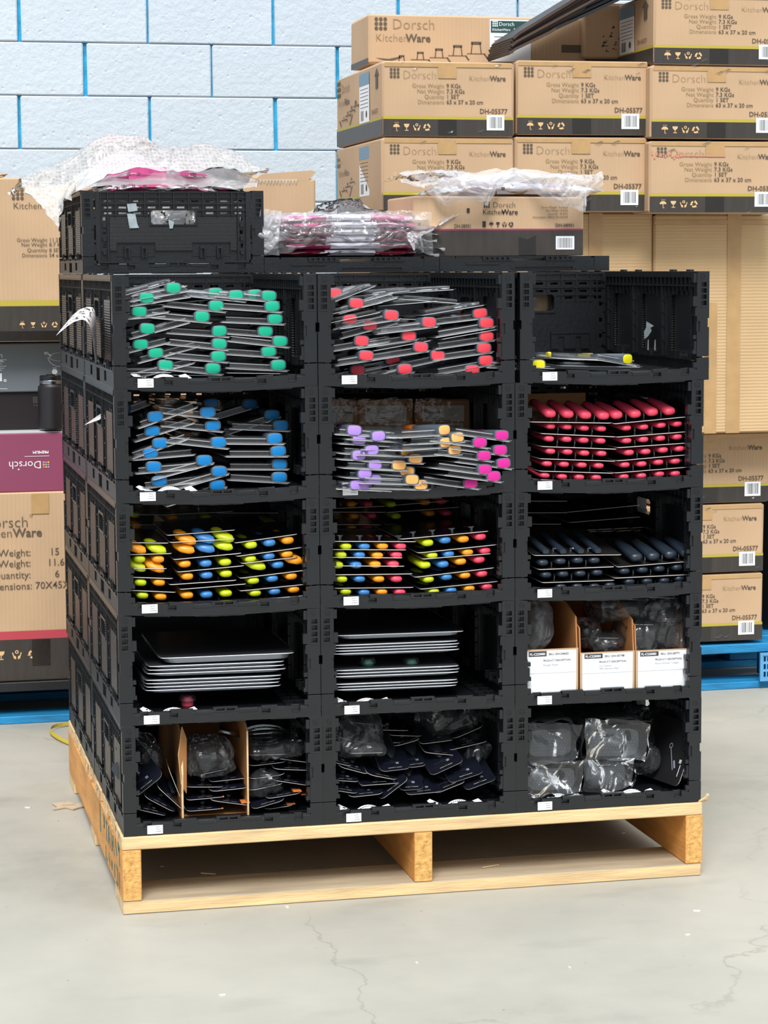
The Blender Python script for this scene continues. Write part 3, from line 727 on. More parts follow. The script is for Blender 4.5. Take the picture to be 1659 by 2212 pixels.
# boxes at the top of the stack, further back
x0, z0, x1, z1 = boxat(793, 36, 1262, 162, 2.05)
z0 = PY(1000, 132, 1.9).z
t_ = thing('cardboard_carton', 'wide carton with pan drawings and a dark green label, top left of the stack', 'box', (x0, 2.03, z0+.001)); W, H = x1-x0, z1-z0
put('carton_body', carton_body(W, .24, H, seed=9), t_)
mb = MB(); q = lambda a, z: (a, -.0012, z)
dots9(mb, W*.055, H*.80, W*.020, q); add_text(mb, 'Dorsch', W*.105, H*.70, H*.30, q, -.012, m=1); add_text(mb, 'Kitchen', W*.03, H*.45, H*.22, q, -.012, m=1); add_text(mb, 'Ware', W*.168, H*.45, H*.22, q, .022)
for k in range(5):
    xx, zz = W*(.13+k*.085), H*(.05+k*.045); s_ = 1+k*.22
    seg(mb, xx-W*.025, zz, xx+W*.06, zz, H*.012, q); seg(mb, xx+W*.018-.008*s_, zz, xx+W*.018-.006*s_, zz+.016*s_, .003, q); seg(mb, xx+W*.018+.008*s_, zz, xx+W*.018+.006*s_, zz+.016*s_, .003, q); seg(mb, xx+W*.018-.008*s_, zz+.016*s_, xx+W*.018+.008*s_, zz+.016*s_, .004*s_, q); seg(mb, xx+W*.055, zz, xx+W*.07, zz-.012, .004, q)
mb.poly([q(W*.03, H*.12), q(W*.09, H*.05), q(W*.15, H*.13), q(W*.15, H*.16), q(W*.09, H*.10)])
seg(mb, W*.93-.03, H*.36, W*.93+.03, H*.36, .022, q)
mb.build('printed_text', [INKG, INKL], t_)
mb = MB(); rect(mb, W*.55, H*.08, W*.74, H*.93, lambda a, z: (a, -.0016, z)); rect(mb, W*.555, H*.66, W*.735, H*.90, lambda a, z: (a, -.002, z), 1)
f2 = lambda a, z: (a, -.0024, z); dots9(mb, W*.575, H*.84, W*.009, f2, 0); add_text(mb, 'Dorsch', W*.592, H*.80, H*.11, f2, 0, m=0); add_text(mb, 'KitchenWare', W*.562, H*.70, H*.07, f2, .01, m=0); add_text(mb, 'DH-05577', W*.66, H*.70, H*.075, f2, .01, m=0)
for k in range(5): seg(mb, W*.57, H*(.58-k*.08), W*.66, H*(.58-k*.08), .0012, f2, 1)
mb.build('shipping_label', [WHITE, mat('dark_green_label_head', '#27504d', .5)], t_)
# narrower left part of it seen foreshortened: olive/dark foot
mb = MB(); rect(mb, 0.005, 0, .235, H*.12, lambda a, z: (-.001, .24-a, z)); mb.build('dark_band', BAND, t_)
# box with torn tape, and dark gap box between
x0, z0, x1, z1 = boxat(1262, 30, 1335, 127, 2.0)
t_ = thing('cardboard_carton', 'shaded carton with scuffed black marks standing behind the black sheets', 'box', (x0, 2.0, z0)); put('carton_body', carton_body(.30, .45, z1-z0+.03, CARD, seed=12), t_)
mb = MB(); rr = random.Random(4)
for k in range(22):
    xx, zz = rr.uniform(.05, .13), rr.uniform(.01, .09); mb.poly([(xx, -.0014, zz), (xx+rr.uniform(.004, .014), -.0014, zz+.003), (xx+.004, -.0014, zz+rr.uniform(.003, .010))])
mb.build('scuff_mark', INK, t_)['kind'] = 'stuff'

# leaning stack of flattened black cartons
e0 = PY(1098, 124, 1.76); e1 = PY(1420, -60, 1.76)
L = (e1-e0).length*1.25; ang = math.atan2(e1.z-e0.z, e1.x-e0.x)
for k in range(7):
    t_ = thing('flattened_carton', ['lowest and longest flattened black carton of the leaning bundle', 'flattened black carton, second from below in the leaning bundle', 'flattened black carton, third from below in the leaning bundle', 'flattened black carton in the middle of the leaning bundle', 'flattened black carton, third from the top of the leaning bundle', 'flattened black carton, second from the top of the leaning bundle', 'topmost flattened black carton of the leaning bundle'][k], 'cardboard sheet',
        (e0.x+.006*k-math.sin(ang)*(.0075*k), 1.75+.004*((k*5) % 7), e0.z+.006+math.cos(ang)*(.0078*k)+.004), (0, -math.radians(24.5+1.0*k), 0), 'leaning bundle of flattened black cartons')
    mb = MB(); n_ = 10; ll = L*(1-.03*k); top = []; 
    st = .13+.05*k
    pts = [(0, -.004), (.02, .0), (st, .0015), (st+.02, .004+.001*k), (ll*.6, .0035), (ll, .003)]
    mb.prism([(a, c) for a, c in pts]+[(a, c+.0078) for a, c in reversed(pts)], 0, .22, 'y', 0, 1)
    mb.build('board', [CARDBLK, CARDBLK], t_)
    mb = MB(); mb.prism([(a, c+.0007) for a, c in pts[:4]]+[(a, c+.0070) for a, c in reversed(pts[:4])], -.0004, .002, 'y'); mb.build('cut_edge', mat('brown_cut_edge', '#4a382e', .8) if k == 0 else bpy.data.materials['brown_cut_edge'], t_)

# ---------------------------------------------------------------- blue pallets under the rear loads
def blue_pallet(label, X, Y, W, D, H=.136, top=None):
    top = top or BLUEW
    H -= .001
    t_ = thing('blue_pallet', label, 'pallet', (X, Y, 0))
    y = 0
    for k in range(6):
        mb = MB(); mb.cbox(0, y, H-.026, W, y+.1, H, .002); mb.build('deck_board', top, t_); y += .1+(D-.6)/5
    for x in (0, W/2-.06, W-.13):
        for yy in (.0, D/2-.05, D-.14): mb = MB(); mb.cbox(x, yy+.004, .022, x+.13, yy+.13, H-.026, .002); mb.build('block', top, t_)
    for x in (0, W/2-.06, W-.13):
        pass
    for yy in (0, D/2-.05, D-.11): mb = MB(); mb.cbox(0, yy, 0, W, yy+.11, .021, .002); mb.build('bottom_board', BLUEW, t_)
    return t_
blue_pallet('blue painted wooden pallet under the right stack of cartons', .93, 1.94, 1.36, .80)
xg, zg0, xg2, zg1 = boxat(1640, 1405, 1700, 1470, 1.93)
t_ = thing('plastic_grid', 'light blue plastic grating piece at the right pallet front', 'grating', (xg, 1.925, .024)); mb = MB()
r = [(0, .12, 0, .085, (0, .008)), (.008, .112, .008, .077, (.003, .008))]
for i in range(9):
    for j in range(3): r.append((.012+i*.011, .019+i*.011, .012+j*.023, .028+j*.023, None))
mb.plate(r, lambda u, v, q: (u, q-.004, v)); mb.build('grating', BLUED, t_)
blue_pallet('pallet with black deck and blue bottom boards under the left stack', -1.05, 1.955, 1.40, .80, .118, BLK)

# ---------------------------------------------------------------- left background load
YL = 1.97
# big lowest carton
x0 = -.75; x1 = PY(200, 1260, YL).x; z0 = .119; z1 = PY(70, 1064, YL).z
t_ = thing('cardboard_carton', 'large carton with red stripe and dark foot on the left pallet', 'box', (x0, YL, z0)); W, H = x1-x0, z1-z0
put('carton_body', carton_body(W, .7, H, CARD, .004, seed=40), t_)
fx = lambda e: (lambda a, z: (a, -.0012-e, z))
mb = MB(); zz = PY(70, 1380, YL).z-z0; z2 = PY(70, 1362, YL).z-z0
rect(mb, .002, .002, W-.002, zz, fx(0)); mb.build('dark_band', BAND, t_)
mb = MB(); rect(mb, .002, zz, W-.002, z2, fx(0)); mb.build('red_stripe', REDB, t_)
mb = MB(); q = fx(.0005)
def at(px, py, Y=YL): p = PY(px, py, Y); return p.x-x0, p.z-z0
a, c = at(62, 1138); add_text(mb, 'Dorsch', a, c, .043, q, -.012, 'RIGHT', 0); disc(mb, at(67, 1114)[0], at(67, 1114)[1], .004, q, 10, 0, ri=.003)
a, c = at(62, 1159); add_text(mb, 'Kitchen', at(27, 1159)[0], c, .034, q, -.010, 'RIGHT', 0); add_text(mb, 'Ware', at(28, 1159)[0], c, .034, q, .018)
for s1, s2, yy in (('Gross Weight:', '15', 1200), ('Net Weight:', '11.6', 1223), ('Quantity:', '6', 1248), ('Dimensions:', '70X45X', 1272)):
    a, c = at(72, yy); add_text(mb, s1, at(67 if yy < 1272 else 70, yy)[0], c, .028, q, .0, 'RIGHT'); a = at({1200: 107, 1223: 102, 1248: 118, 1272: 76}[yy], yy)[0]; add_text(mb, s2, a, c, .028, q, .002)
icons(mb, at(-32, 1418)[0], at(0, 1416)[1], .027, .0435, q, 1); 
mb.build('printed_text', [INKG, TAN], t_)
mb = MB(); a, c = at(70, 1438); a2, c2 = at(108, 1380); rect(mb, a, c, a2, c2, fx(.001), 0); mb.build('packing_tape', TAPED, t_); mb = MB(); a, c = at(68, 1110); a2, c2 = at(105, 1066); rect(mb, a, c, a2, c2, fx(.001), 0)
mb.build('packing_tape', TAPE, t_)
# paper and flap layer on it, then plum box
def slab(name, label, cat, px0, py0, px1, py1, Y, D, m, c=.003, X0=None):
    X_, Z_, X2, Z2 = boxat(px0, py0, px1, py1, Y)
    if X0 is not None: X_ = X0
    t2 = thing(name, label, cat, (X_, Y, Z_)); mb = MB(); mb.cbox(0, 0, 0, X2-X_, D, Z2-Z_, c); mb.build('carton_body', m, t2); return t2, X_, Z_, X2-X_, Z2-Z_
PLUM = mat('plum_print', '#8a4560', .38, var=.06, vscale=3); DPLUM = mat('very_dark_plum_print', '#1b1216', .5)
GREYBX = mat('grey_satin_print', '#6f767c', .28, var=.05, vscale=3)
t_, X_, Z_, W, H = slab('gift_box', 'plum coloured box with upside-down white lettering, left edge', 'box', 0, 935, 190, 1062, YL+.01, .45, PLUM, X0=-.45)
def atl(px, py, Y): p = PY(px, py, Y); return p.x-X_, p.z-Z_
mb = MB(); ax, az = atl(107, 1003, YL+.01)   # upside-down: mirror both axes about the text anchor
fu = lambda a, z: (ax-a, -.0012, az-z)
add_text(mb, 'Dorsch', .022, -.010, .030, fu, -.004); add_text(mb, 'PREMIUM', .002, -.038+.0, .0105, fu, .03, sx=1.0)
mb.v = mb.v
seg(mb, .0, -.0235, .068, -.0235, .0012, fu); disc(mb, .085, .012, .0022, fu, 8)
for i in range(3):
    for j in range(3): disc(mb, .003+i*.0065, -.006+j*.0065, .0028, fu, 8, 1+(i+j) % 3)
mb.build('printed_text', [WHITE, mat('amber_dot', '#e2b04a', .5), mat('pink_dot', '#d07a94', .5), mat('blue_dot', '#86aecb', .5)], t_)
t_, X_, Z_, W, H = slab('gift_box', 'very dark plum box between the grey box and the plum box', 'box', 0, 845, 190, 929, YL+.09, .40, DPLUM, X0=-.45)
mb = MB(); ax, az = atl(73, 864, YL+.09); f3 = lambda a, z: (ax+a, -.0012, az+z); dots9(mb, .006, .0, .006, f3); add_text(mb, 'P R E M I U M', .0, -.018, .008, f3, .01); mb.build('printed_text', mat('dull_silver_print', '#57504f', .4), t_)
PB = mat('paper_bundle_edge', '#b9bdc0', .6); mb = MB()
x0, z0, x1, z1 = boxat(0, 929, 190, 936, YL+.02); t2 = tag(None or thing('paper_sheet', 'pale cardboard sheet lying on the plum box', 'sheet', (-.44, YL+.015, z0)), None); mb.cbox(0, 0, .0005, x1+.44, .40, .006, .001); mb.build('sheet', PB, t2)
t_, X_, Z_, W, H = slab('gift_box', 'grey satin box with pan line drawing under the olive-striped left carton', 'box', 0, 741, 185, 846, YL+.08, .42, GREYBX, X0=-.45)
mb = MB(); q = lambda a, z: (a, -.0012, z)
def A(px, py): return atl(px, py, YL+.08)
a, c = A(120, 771); disc(mb, a+.012, c, .030, q, 20, 0, ri=.0285, sz=.4); disc(mb, a+.012, c, .034, q, 20, 0, math.pi, 2*math.pi, ri=.0325, sz=.8)
a, c = A(100, 763); disc(mb, a, c, .006, q, 10, 0, ri=.003, sz=.6); seg(mb, a+.002, c, a+.014, c-.008, .003, q)
a, c = A(118, 803); disc(mb, a, c, .0078, q, 14); seg(mb, a-.006, c+.0105, a+.006, c+.0105, .0014, q)
for k in range(6): a, c = A(-20, 778+k*4.5); seg(mb, a, c, a+.043-.006*(k % 3), c+.0006, .0014, q)
a, c = A(-24, 824); rect(mb, a, c, a+.036, c+.022, q); a, c = A(11, 822); disc(mb, a, c, .004, q, 10, 0, ri=.0018)
a, c = A(22, 805)
seg(mb, *A(0, 840), *A(16, 840), .0012, q); add_text(mb, 'Dorsch', A(6, 773)[0], A(6, 773)[1], .022, q, -.004, 'RIGHT'); add_text(mb, 'KitchenWare', A(6, 773)[0], A(6, 773)[1]-.010, .008, q, .01, 'RIGHT')
mb.build('printed_text', WHITE, t_)
# tumbler
p = PY(113, 929, YL-.03); t_ = thing('insulated_tumbler', 'matte black tumbler with steel band standing on the plum box', 'tumbler', (p.x+.004, YL+.035, PY(113, 929, YL+.035).z+.004))
def lathe(mb, prof, n_=24, m=0):
    mb.loft([((0, 0, z), r, r, (1, 0, 0), (0, 1, 0)) for r, z in prof], n_, 2, m)
mb = MB(); lathe(mb, [(.032, 0), (.036, .003), (.037, .10), (.036, .117), (.031, .123), (.030, .125)]); mb.build('body', mat('matte_black_enamel', '#1d1a1e', .45, bump=.1, bscale=20), t_, smooth=True, auto=.6)
mb = MB(); lathe(mb, [(.0315, .125), (.0320, .126), (.0320, .134), (.0315, .135)]); mb.build('steel_band', STEEL, t_, smooth=True, auto=.6)
mb = MB(); lathe(mb, [(.030, .135), (.031, .136), (.031, .146), (.029, .148), (.012, .148), (.012, .151), (.010, .151)]); mb.build('lid', BLK, t_, smooth=True, auto=.6)
# upper left carton
x0 = -.60; x1 = PY(210, 560, YL).x; z0 = PY(70, 738, YL).z; z1 = PY(70, 384, YL).z
t_ = thing('cardboard_carton', 'tall carton with wide olive stripe at the left edge, under the bubble wrap', 'box', (x0, YL, z0)); W, H = x1-x0, z1-z0
put('carton_body', carton_body(W, .55, H, CARD, .004, seed=41), t_)
mb = MB(); rect(mb, .002, .002, W-.002, at(60, 662)[1] if False else PY(70, 661, YL).z-z0, fx(0)); rect(mb, .0, .002, W-.002, PY(70, 715, YL).z-z0, fx(.0006), 1); mb.build('dark_band', [BAND, TAPED], t_)
mb = MB(); rect(mb, .002, PY(70, 661, YL).z-z0, W-.002, PY(70, 649, YL).z-z0, fx(0)); mb.build('olive_stripe', OLIVE, t_)
mb = MB(); q = fx(.0005)
a, c = at(38, 419); dots9(mb, a, c, .0115, q); a, c = at(28, 451); add_text(mb, 'Kitchen', a, c, .025, q, -.010); 
for s1, s2, yy in (('Gross Weight', '11.2 KGs', 522), ('Net Weight', '8.7 KGs', 532), ('Quantitiy', '8 SET', 544), ('Dimensions', '54 x 40 cm', 555)):
    c = at(102, yy)[1]; add_text(mb, s1, at(102, yy)[0], c, .0145, q, -.002, 'RIGHT'); add_text(mb, s2, at(106, yy)[0], c, .0145, q, .004)
icons(mb, at(48, 702)[0], at(48, 702)[1], .017, .0295, fx(.001), 1); mb.build('printed_text', [INKG, TAN], t_)
mb = MB(); mb.T = Matrix.Translation((.42, .02, H+.002)); mb.cbox(-.06, 0, 0, .10, .3, .004, .001); mb.T = Matrix.Translation((.47, .10, H+.005)) @ Matrix.Rotation(-.12, 4, 'Y'); mb.cbox(-.08, 0, 0, .07, .2, .003, .001); mb.T = None
mb.build('lid_flap', CARD, t_)
# open box right of it
x0, z0, x1, z1 = boxat(515, 386, 682, 590, 1.55)
z0 -= .25
t_ = thing('cardboard_carton', 'crumpled open carton with torn tape just right of the top crate', 'box', (x0, 1.55, z0)); W, H = x1-x0, z1-z0
put('carton_body', carton_body(W, .40, H, CARD, .005, seed=43), t_)
mb = MB(); mb.v = []; 
mb.prism([(W-.16, H-.002), (W-.14, H+.012), (W-.01, H+.022), (W+.003, H+.018), (W-.02, H-.006)], .0, .30, 'y'); mb.build('flap', CARD, t_)
mb = MB(); pts = []; rr = random.Random(6)
for k in range(15): mb.poly([(.03+k*.0085, -.0015, H-.002), (.03+(k+1)*.0085, -.0015, H-.002), (.034+k*.0085, -.0025, H-.012-rr.random()*.006)])
mb.build('torn_tape', plastic('torn_clear_tape', .7, '#f0e6d4'), t_)

xs_, ys_ = t_.location.x, 1.56
t_ = thing('cardboard_carton', 'plain carton standing under the crumpled open carton, hidden by the crates', 'box', (xs_, ys_, .0005)); put('carton_body', carton_body(W, .38, z0-.003, CARD, .005, seed=45), t_)
xq = PY(235, 850, 1.97).x; t_ = thing('cardboard_carton', 'plain carton seen through the handle hole of the second-tier left crate', 'box', (xq, 1.98, .119)); put('carton_body', carton_body(xs_-xq-.01 if False else .42, .5, .95, CARD, .005, seed=46), t_)
xq = PY(1668, 1150, 2.15).x; t_ = thing('black_filler_box', 'plain black box filling the gap beyond the lower right cartons', 'box', (xq, 2.15, .1365)); put('carton_body', carton_body(.5, .5, .62, CARDBLK, .005, seed=47), t_)  # plain black box added so the gap behind the cartons stays black
# ---------------------------------------------------------------- things lying on the floor
YEL = mat('yellow_polyester_strap', '#b9a63a', .5, bump=.3, bscale=200)
P0 = PZ(158, 1568, 0); P1 = PZ(107, 1585, 0); P2 = PZ(160, 1615, 0)
t_ = None; pts = []
for k in range(15):
    u = k/14; p = P0*(1-u)**2+P1*2.0*u*(1-u)*1.0+P2*u*u+(P0+P2)*0*u
    p = P0.lerp(P2, u)+(P1-(P0+P2)/2)*(1-(2*u-1)**2)
    pts.append(p+Vector((0, 0, .002+.004*math.sin(u*math.pi))))
mb = MB(); wd = .009
for a, c in zip(pts, pts[1:]):
    for z_ in (0, .0015): mb.quad(a+Vector((0, -.002, z_)), c+Vector((0, -.002, z_)), c+Vector((.004, .004, z_+wd*.8)), a+Vector((.004, .004, z_+wd*.8)))
tag(mb.build('packing_strap', YEL), 'yellow woven strap looped on the floor by the rear left of the pallet', 'strap')
p = PZ(150, 1742, 0); mb = MB(); mb.T = Matrix.Translation(p+Vector((0, 0, .001))) @ Matrix.Rotation(.1, 4, 'Z')
mb.prism([(-.045, -.03), (-.03, -.01), (-.036, .03), (-.01, .034), (.0, .0), (.05, .02), (.066, .01), (.06, -.01), (.02, -.03), (0, -.045), (-.012, -.02)], 0, .003)
mb.prism([(-.02, -.01), (0, .02), (.012, -.01)], .002, .007)
tag(mb.build('torn_paper_scrap', mat('dirty_torn_paper', '#b8a78e', .9)), 'torn brown paper scrap on the floor left of the pine pallet', 'paper scrap')
mb = MB(); rr = random.Random(11)
for px, py in ((1438,1720),(1505,1968),(1485,2020),(350,1872),(620,1960),(900,2080),(1230,2090),(480,2150),(60,1745),(1345,1800)):
    p = PZ(px, py, 0); s_ = rr.uniform(.003, .007); mb.T = Matrix.Translation(p) @ Matrix.Rotation(rr.uniform(0, 6), 4, 'Z'); mb.box(-s_, -s_*.5, 0, s_, s_*.5, .0015)
mb.T = None
tag(mb.build('floor_debris', mat('pale_debris', '#d3cfc6', .9)), 'tiny pale crumbs and chips scattered on the concrete', 'debris', kind='stuff')
for k, (px, py, l, a) in enumerate(((450, 1889, .016, -.5), (910, 1885, .012, -.3), (1060, 1873, .02, .3))):
    p = PZ(px, py, .026); mb = MB(); mb.T = Matrix.Translation(p+Vector((0, 0, .001))) @ Matrix.Rotation(a, 4, 'Z'); mb.cbox(-l, -.002, 0, l, .002, .002, .0004)
    tag(mb.build('wood_splinter', WOOD), ['pale splinter on the bottom board in the left pallet opening', 'short splinter on the bottom board just left of the middle stringer', 'longer splinter on the bottom board right of the middle stringer'][k], 'splinter')

# ---------------------------------------------------------------- wraps and packs on top
def crumple(fn, nu, nv, amp, seed, scale=14, facet=.5, closed=False):
    """crumpled film: fn(u,v)->point, random facets and creases"""
    mb = MB(); rr = random.Random(seed); off = Vector((rr.uniform(0, 50),)*3); ids = []
    for i in range(nu+1):
        row = []
        for j in range(nv+1):
            u, v = i/nu, j/nv
            ju = 0 if i in (0, nu) else rr.uniform(-.35, .35)/nu; jv = 0 if j in (0, nv) else rr.uniform(-.35, .35)/nv
            p = Vector(fn(u+ju, v+jv)); q = p*scale+off
            d = noise.noise_vector(q)*amp+noise.noise_vector(q*2.7)*amp*facet
            d += Vector((0, 0, 1))*(abs(noise.noise(q*1.3))*-amp*1.2)
            row.append(mb.av(p+d))
        ids.append(row)
    for i in range(nu):
        for j in range(nv):
            a, b_, c, d = ids[i][j], ids[i+1][j], ids[i+1][j+1], ids[i][j+1]
            if rr.random() < .5: mb.f += [[a, b_, c], [a, c, d]]
            else: mb.f += [[a, b_, d], [b_, c, d]]
            mb.m += [0, 0]
    return mb
def folds(fn, nu, nv, amp, seed, dirv=(45, 45, 8), low=20, lowamp=1.8):
    """crinkled film with long sharp folds"""
    mb = MB(); rr_ = random.Random(seed); off = Vector((rr_.uniform(0, 90), rr_.uniform(0, 90), rr_.uniform(0, 90))); P = []
    rot = Euler((rr_.uniform(-.6, .6), rr_.uniform(-.6, .6), rr_.uniform(-.6, .6))).to_matrix()
    for i in range(nu+1): P.append([Vector(fn(i/nu, j/nv)) for j in range(nv+1)])
    ids = []
    for i in range(nu+1):
        row = []
        for j in range(nv+1):
            p = P[i][j]; a = P[min(i+1, nu)][j]-P[max(i-1, 0)][j]; b_ = P[i][min(j+1, nv)]-P[i][max(j-1, 0)]; nn = a.cross(b_)
            nn = nn.normalized() if nn.length > 1e-9 else Vector((0, 0, 1))
            q = rot @ p; q = Vector((q.x*dirv[0], q.y*dirv[1], q.z*dirv[2]))+off
            w_ = noise.noise_vector(p*18+off)*.8
            h = (.5-abs(noise.noise(q+w_)))*1.6+(.4-abs(noise.noise(q*2.3+w_*2)))*.7
            row.append(mb.av(p+nn*h*amp+noise.noise_vector(p*low+off)*amp*lowamp))
        ids.append(row)
    for i in range(nu):
        for j in range(nv): mb.f.append([ids[i][j], ids[i+1][j], ids[i+1][j+1], ids[i][j+1]]); mb.m.append(0)
    return mb
MAG = mat('magenta_pack_cloth', '#b43a6e', .5, var=.08, vscale=12)
PINK = mat('pink_pack_cloth', '#c8588e', .5, var=.08, vscale=12)
DRED = mat('dark_red_pack_cloth', '#8c1f3c', .5, var=.1, vscale=12)
def flatpack(label, cx, cy, z, W, D, H, m, band=True, seed=0, slump=.0, group=None, rot=0):
    t_ = thing('flat_cloth_pack', label, 'pack', (cx, cy, z), (0, 0, rot), group)
    mb = MB(); ns = 12; secs = []
    for k in range(ns+1):
        u = k/ns; x = (u-.5)*W; e = min(1, min(u, 1-u)*9+.35); secs.append(((x, 0, H*.5-slump*(2*u-1)**2+noise.noise(Vector((x*9, seed, 0)))*.002), D/2*min(1, e+.2), H/2*e, (0, 1, 0), (0, 0, 1)))
    mb.loft(secs, 12, 4); mb.build('folded_cloth', m, t_, smooth=True, auto=.8)
    if band:
        mb = MB(); mb.loft([((x, 0, H*.5-slump*(2*x/W)**2), D/2+.002, H/2+.0014, (0, 1, 0), (0, 0, 1)) for x in (-W*.16, 0, W*.16)], 12, 4, caps=(0, 0)); mb.build('paper_band', mat('lilac_white_band', '#dcd8e2', .5) if 'lilac_white_band' not in bpy.data.materials else bpy.data.materials['lilac_white_band'], t_)
    def bag(u, v):
        a = 2*math.pi*v; x = (u-.5)*(W+.055); e = min(1, min(u, 1-u)*8+.15)
        return (x, math.cos(a)*(D/2+.008), H*.5+math.sin(a)*(H*.5+.006)*e-slump*(2*u-1)**2-.004*(1-e))
    o = folds(bag, 70, 26, .0045, seed+100, (14, 30, 60)).build('plastic_bag', BAG, t_, smooth=True, auto=.5)
    # dotted emblem print on the film
    mb = MB(); rr = random.Random(seed+7)
    for k in range(4):
        xx = rr.uniform(-W*.46, W*.46); dots9(mb, xx, H*.5, .0026, lambda a, zz: (a, -D/2-.018, zz)); 
    mb.build('printed_emblem', INK, t_)
    return t_
# pile of magenta packs on the folded crate in the middle
zt = TOPZ+.036; rr = random.Random(21)
names = ['lowest dark magenta pack of the bagged pile on the middle folded crate', 'second magenta pack from below in the bagged pile', 'third magenta pack from below in the bagged pile', 'fourth magenta pack from below in the bagged pile', 'fifth magenta pack from below in the bagged pile', 'topmost whitish-pink pack of the bagged pile']
for k in range(6):
    flatpack(names[k], .615+rr.uniform(-.012, .012), .80+rr.uniform(-.008, .008), zt+.002+k*.0155, .36-.008*k, .26, .0145, [DRED, MAG, DRED, MAG, PINK, PINK][k], True, 60+k, .003, 'magenta packs piled on the folded crate')
def pilefront(u, v):
    px = 562+u*372; py = 458+v*(96-16*math.sin(u*3.1)+8*math.sin(u*13)); p = PY(px, py, .632-.016*math.sin(v*3.1)); return (p.x, p.y, max(p.z, TOPZ+.037))
tag(folds(pilefront, 130, 50, .006, 51, (34, 20, 34), 16, 1.6).build('plastic_bag', BAGC2), 'clear crinkled film hanging over the front of the magenta pile', 'plastic bag')
def pileleft(u, v):
    px = 560+u*48; py = 452+v*100; p = PY(px, py, .60-.02*math.sin(v*3.1)+.03*u); return (p.x, max(p.y, .612), max(p.z, TOPZ+.037))
tag(folds(pileleft, 36, 60, .005, 52, (30, 20, 30), 16, 1.8).build('plastic_bag', BAG), 'milky bag end between the closed top crate and the magenta pile', 'plastic bag')
# loose bag tail at the right of the pile
c0 = PY(955, 500, .66)
def tail(u, v):
    px = 885+u*(70+32*math.sin(v*5+.4))+12*math.sin(v*9); py = 428+v*128+(1-u)*28*(1-v)
    p = PY(px, py, .66+.10*u*(1-v)+.05*math.sin(6*v+3*u)); return (p.x, p.y, max(p.z, TOPZ+.04))
tag(folds(tail, 60, 70, .008, 4, (22, 22, 30), 12, 2).build('plastic_bag', BAG), 'crinkled empty bag end hanging between the magenta pile and the tan box', 'plastic bag')
# tan box DH-08901
x0, z0, x1, z1 = boxat(893, 424, 1261, 560, .68)
zf = TOPZ+.0362
t_ = thing('cardboard_carton', 'tan box with magenta stripe and dark foot on the right folded crate', 'box', (x0, .68, zf)); W, H = x1-x0, z1-zf
put('carton_body', carton_body(W, .26, H, CARD, .004, seed=44), t_)
mb = MB(); rect(mb, .002, .001, W-.002, H*.43, fx(0)); mb.build('dark_band', BAND, t_)
mb = MB(); rect(mb, .002, H*.43, W-.002, H*.455, fx(0)); mb.build('magenta_stripe', PINKB, t_)
x0_, z0_ = x0, zf
def A2(px, py): p = PY(px, py, .68); return p.x-x0_, p.z-z0_
mb = MB(); q = fx(.0005)
dots9(mb, *A2(1051, 442), .0052, q); a, c = A2(1064, 448); add_text(mb, 'Dorsch', a, c, .018, q, -.01, m=1)
a, c = A2(1042, 463); add_text(mb, 'Kitchen', a, c, .0165, q, -.004); add_text(mb, 'Ware', A2(1083, 463)[0], c, .0165, q, .016)
a, c = A2(1240, 490); add_text(mb, 'DH-08901', A2(1241, 490)[0], c, .0108, q, .008, 'RIGHT'); add_text(mb, 'DH-08901', A2(1018, 494)[0], c-.002, .0125, q, .0, 'RIGHT', sx=.75)
icons(mb, A2(1061, 486)[0], c+.006, .012, .0155, q, 0, 4); rect(mb, A2(1042, 492)[0], c, A2(1049, 492)[0], c+.013, q); rect(mb, A2(1008, 460)[0], A2(0, 460)[1], A2(1014, 450)[0], A2(0, 450)[1], q)
for k, s_ in enumerate(('Gross Weight  9.5 KGs', 'Net Weight  8 KGs', 'Quantity  24 PCS', 'Dimensions  43X25.5X14.5CM')): add_text(mb, s_, A2(1226, 470)[0], H*(.80-k*.055), .0066, q, 0, 'RIGHT', 1)
mb.build('printed_text', [INK, INKG], t_)
mb = MB(); a, c = A2(1200, 539); a2, c2 = A2(1240, 510); rect(mb, a, c, a2, c2, fx(.001)); barcode(mb, a+.004, c+.004, a2-.004, c2-.004, fx(.0014), 1, 4); mb.build('barcode_label', [WHITE, INK], t_)
mb = MB(); a, c = A2(1120, 559); a2, c2 = A2(1157, 508); mb.poly([(a, -.0022, 0.002), (a2, -.0022, .002), (a2, -.0022, c2), ((a+a2)/2, -.0022, c2-.010), (a, -.0022, c2-.004)]); mb.build('packing_tape', TAPED, t_)
# pack and bag lying on the tan box
zb2 = zf+H
t2 = flatpack('bagged pink pack with white band lying on the tan box', PY(1095, 400, .8).x, .80, zb2+.003, .34, .22, .028, mat('mauve_pack_cloth', '#a07d92', .5), True, 91, .004)
def drape(u, v):
    px = 872+u*432; top = 372+20*math.sin(u*9)*.4+(14 if u < .1 else 0); bot = (438+25*math.sin(u*7.5+.6)+12*math.sin(u*19))
    if u < .22: bot = 395+u*230
    if u > .93: bot = 400+ (1-u)*300
    p = PY(px, top+(bot-top)*v, .655-.02*math.sin(v*3)+.02*math.sin(u*14)); return p
tag(folds(drape, 150, 40, .007, 9, (30, 30, 16), 14, 2).build('plastic_bag', BAG), 'crinkled milky bag draped over the front top of the tan box', 'plastic bag')
def drape2(u, v):
    px = 885+u*405; p = PY(px, 372+12*math.sin(u*8), .66); return (p.x, .66+v*.26, zb2+.034+.016*math.sin(v*3.1)+.006*math.sin(u*11))
tag(folds(drape2, 110, 36, .007, 19, (26, 16, 20), 14, 2).build('plastic_bag', BAG), 'crinkled clear bag covering the pink pack on top of the tan box', 'plastic bag')
mb = MB(); 
for px, py in ((1136, 412), (1194, 437), (1066, 388), (940, 386)): p = PY(px, py, .628); dots9(mb, p.x, p.z, .0035, lambda a, z: (a, .628, z))
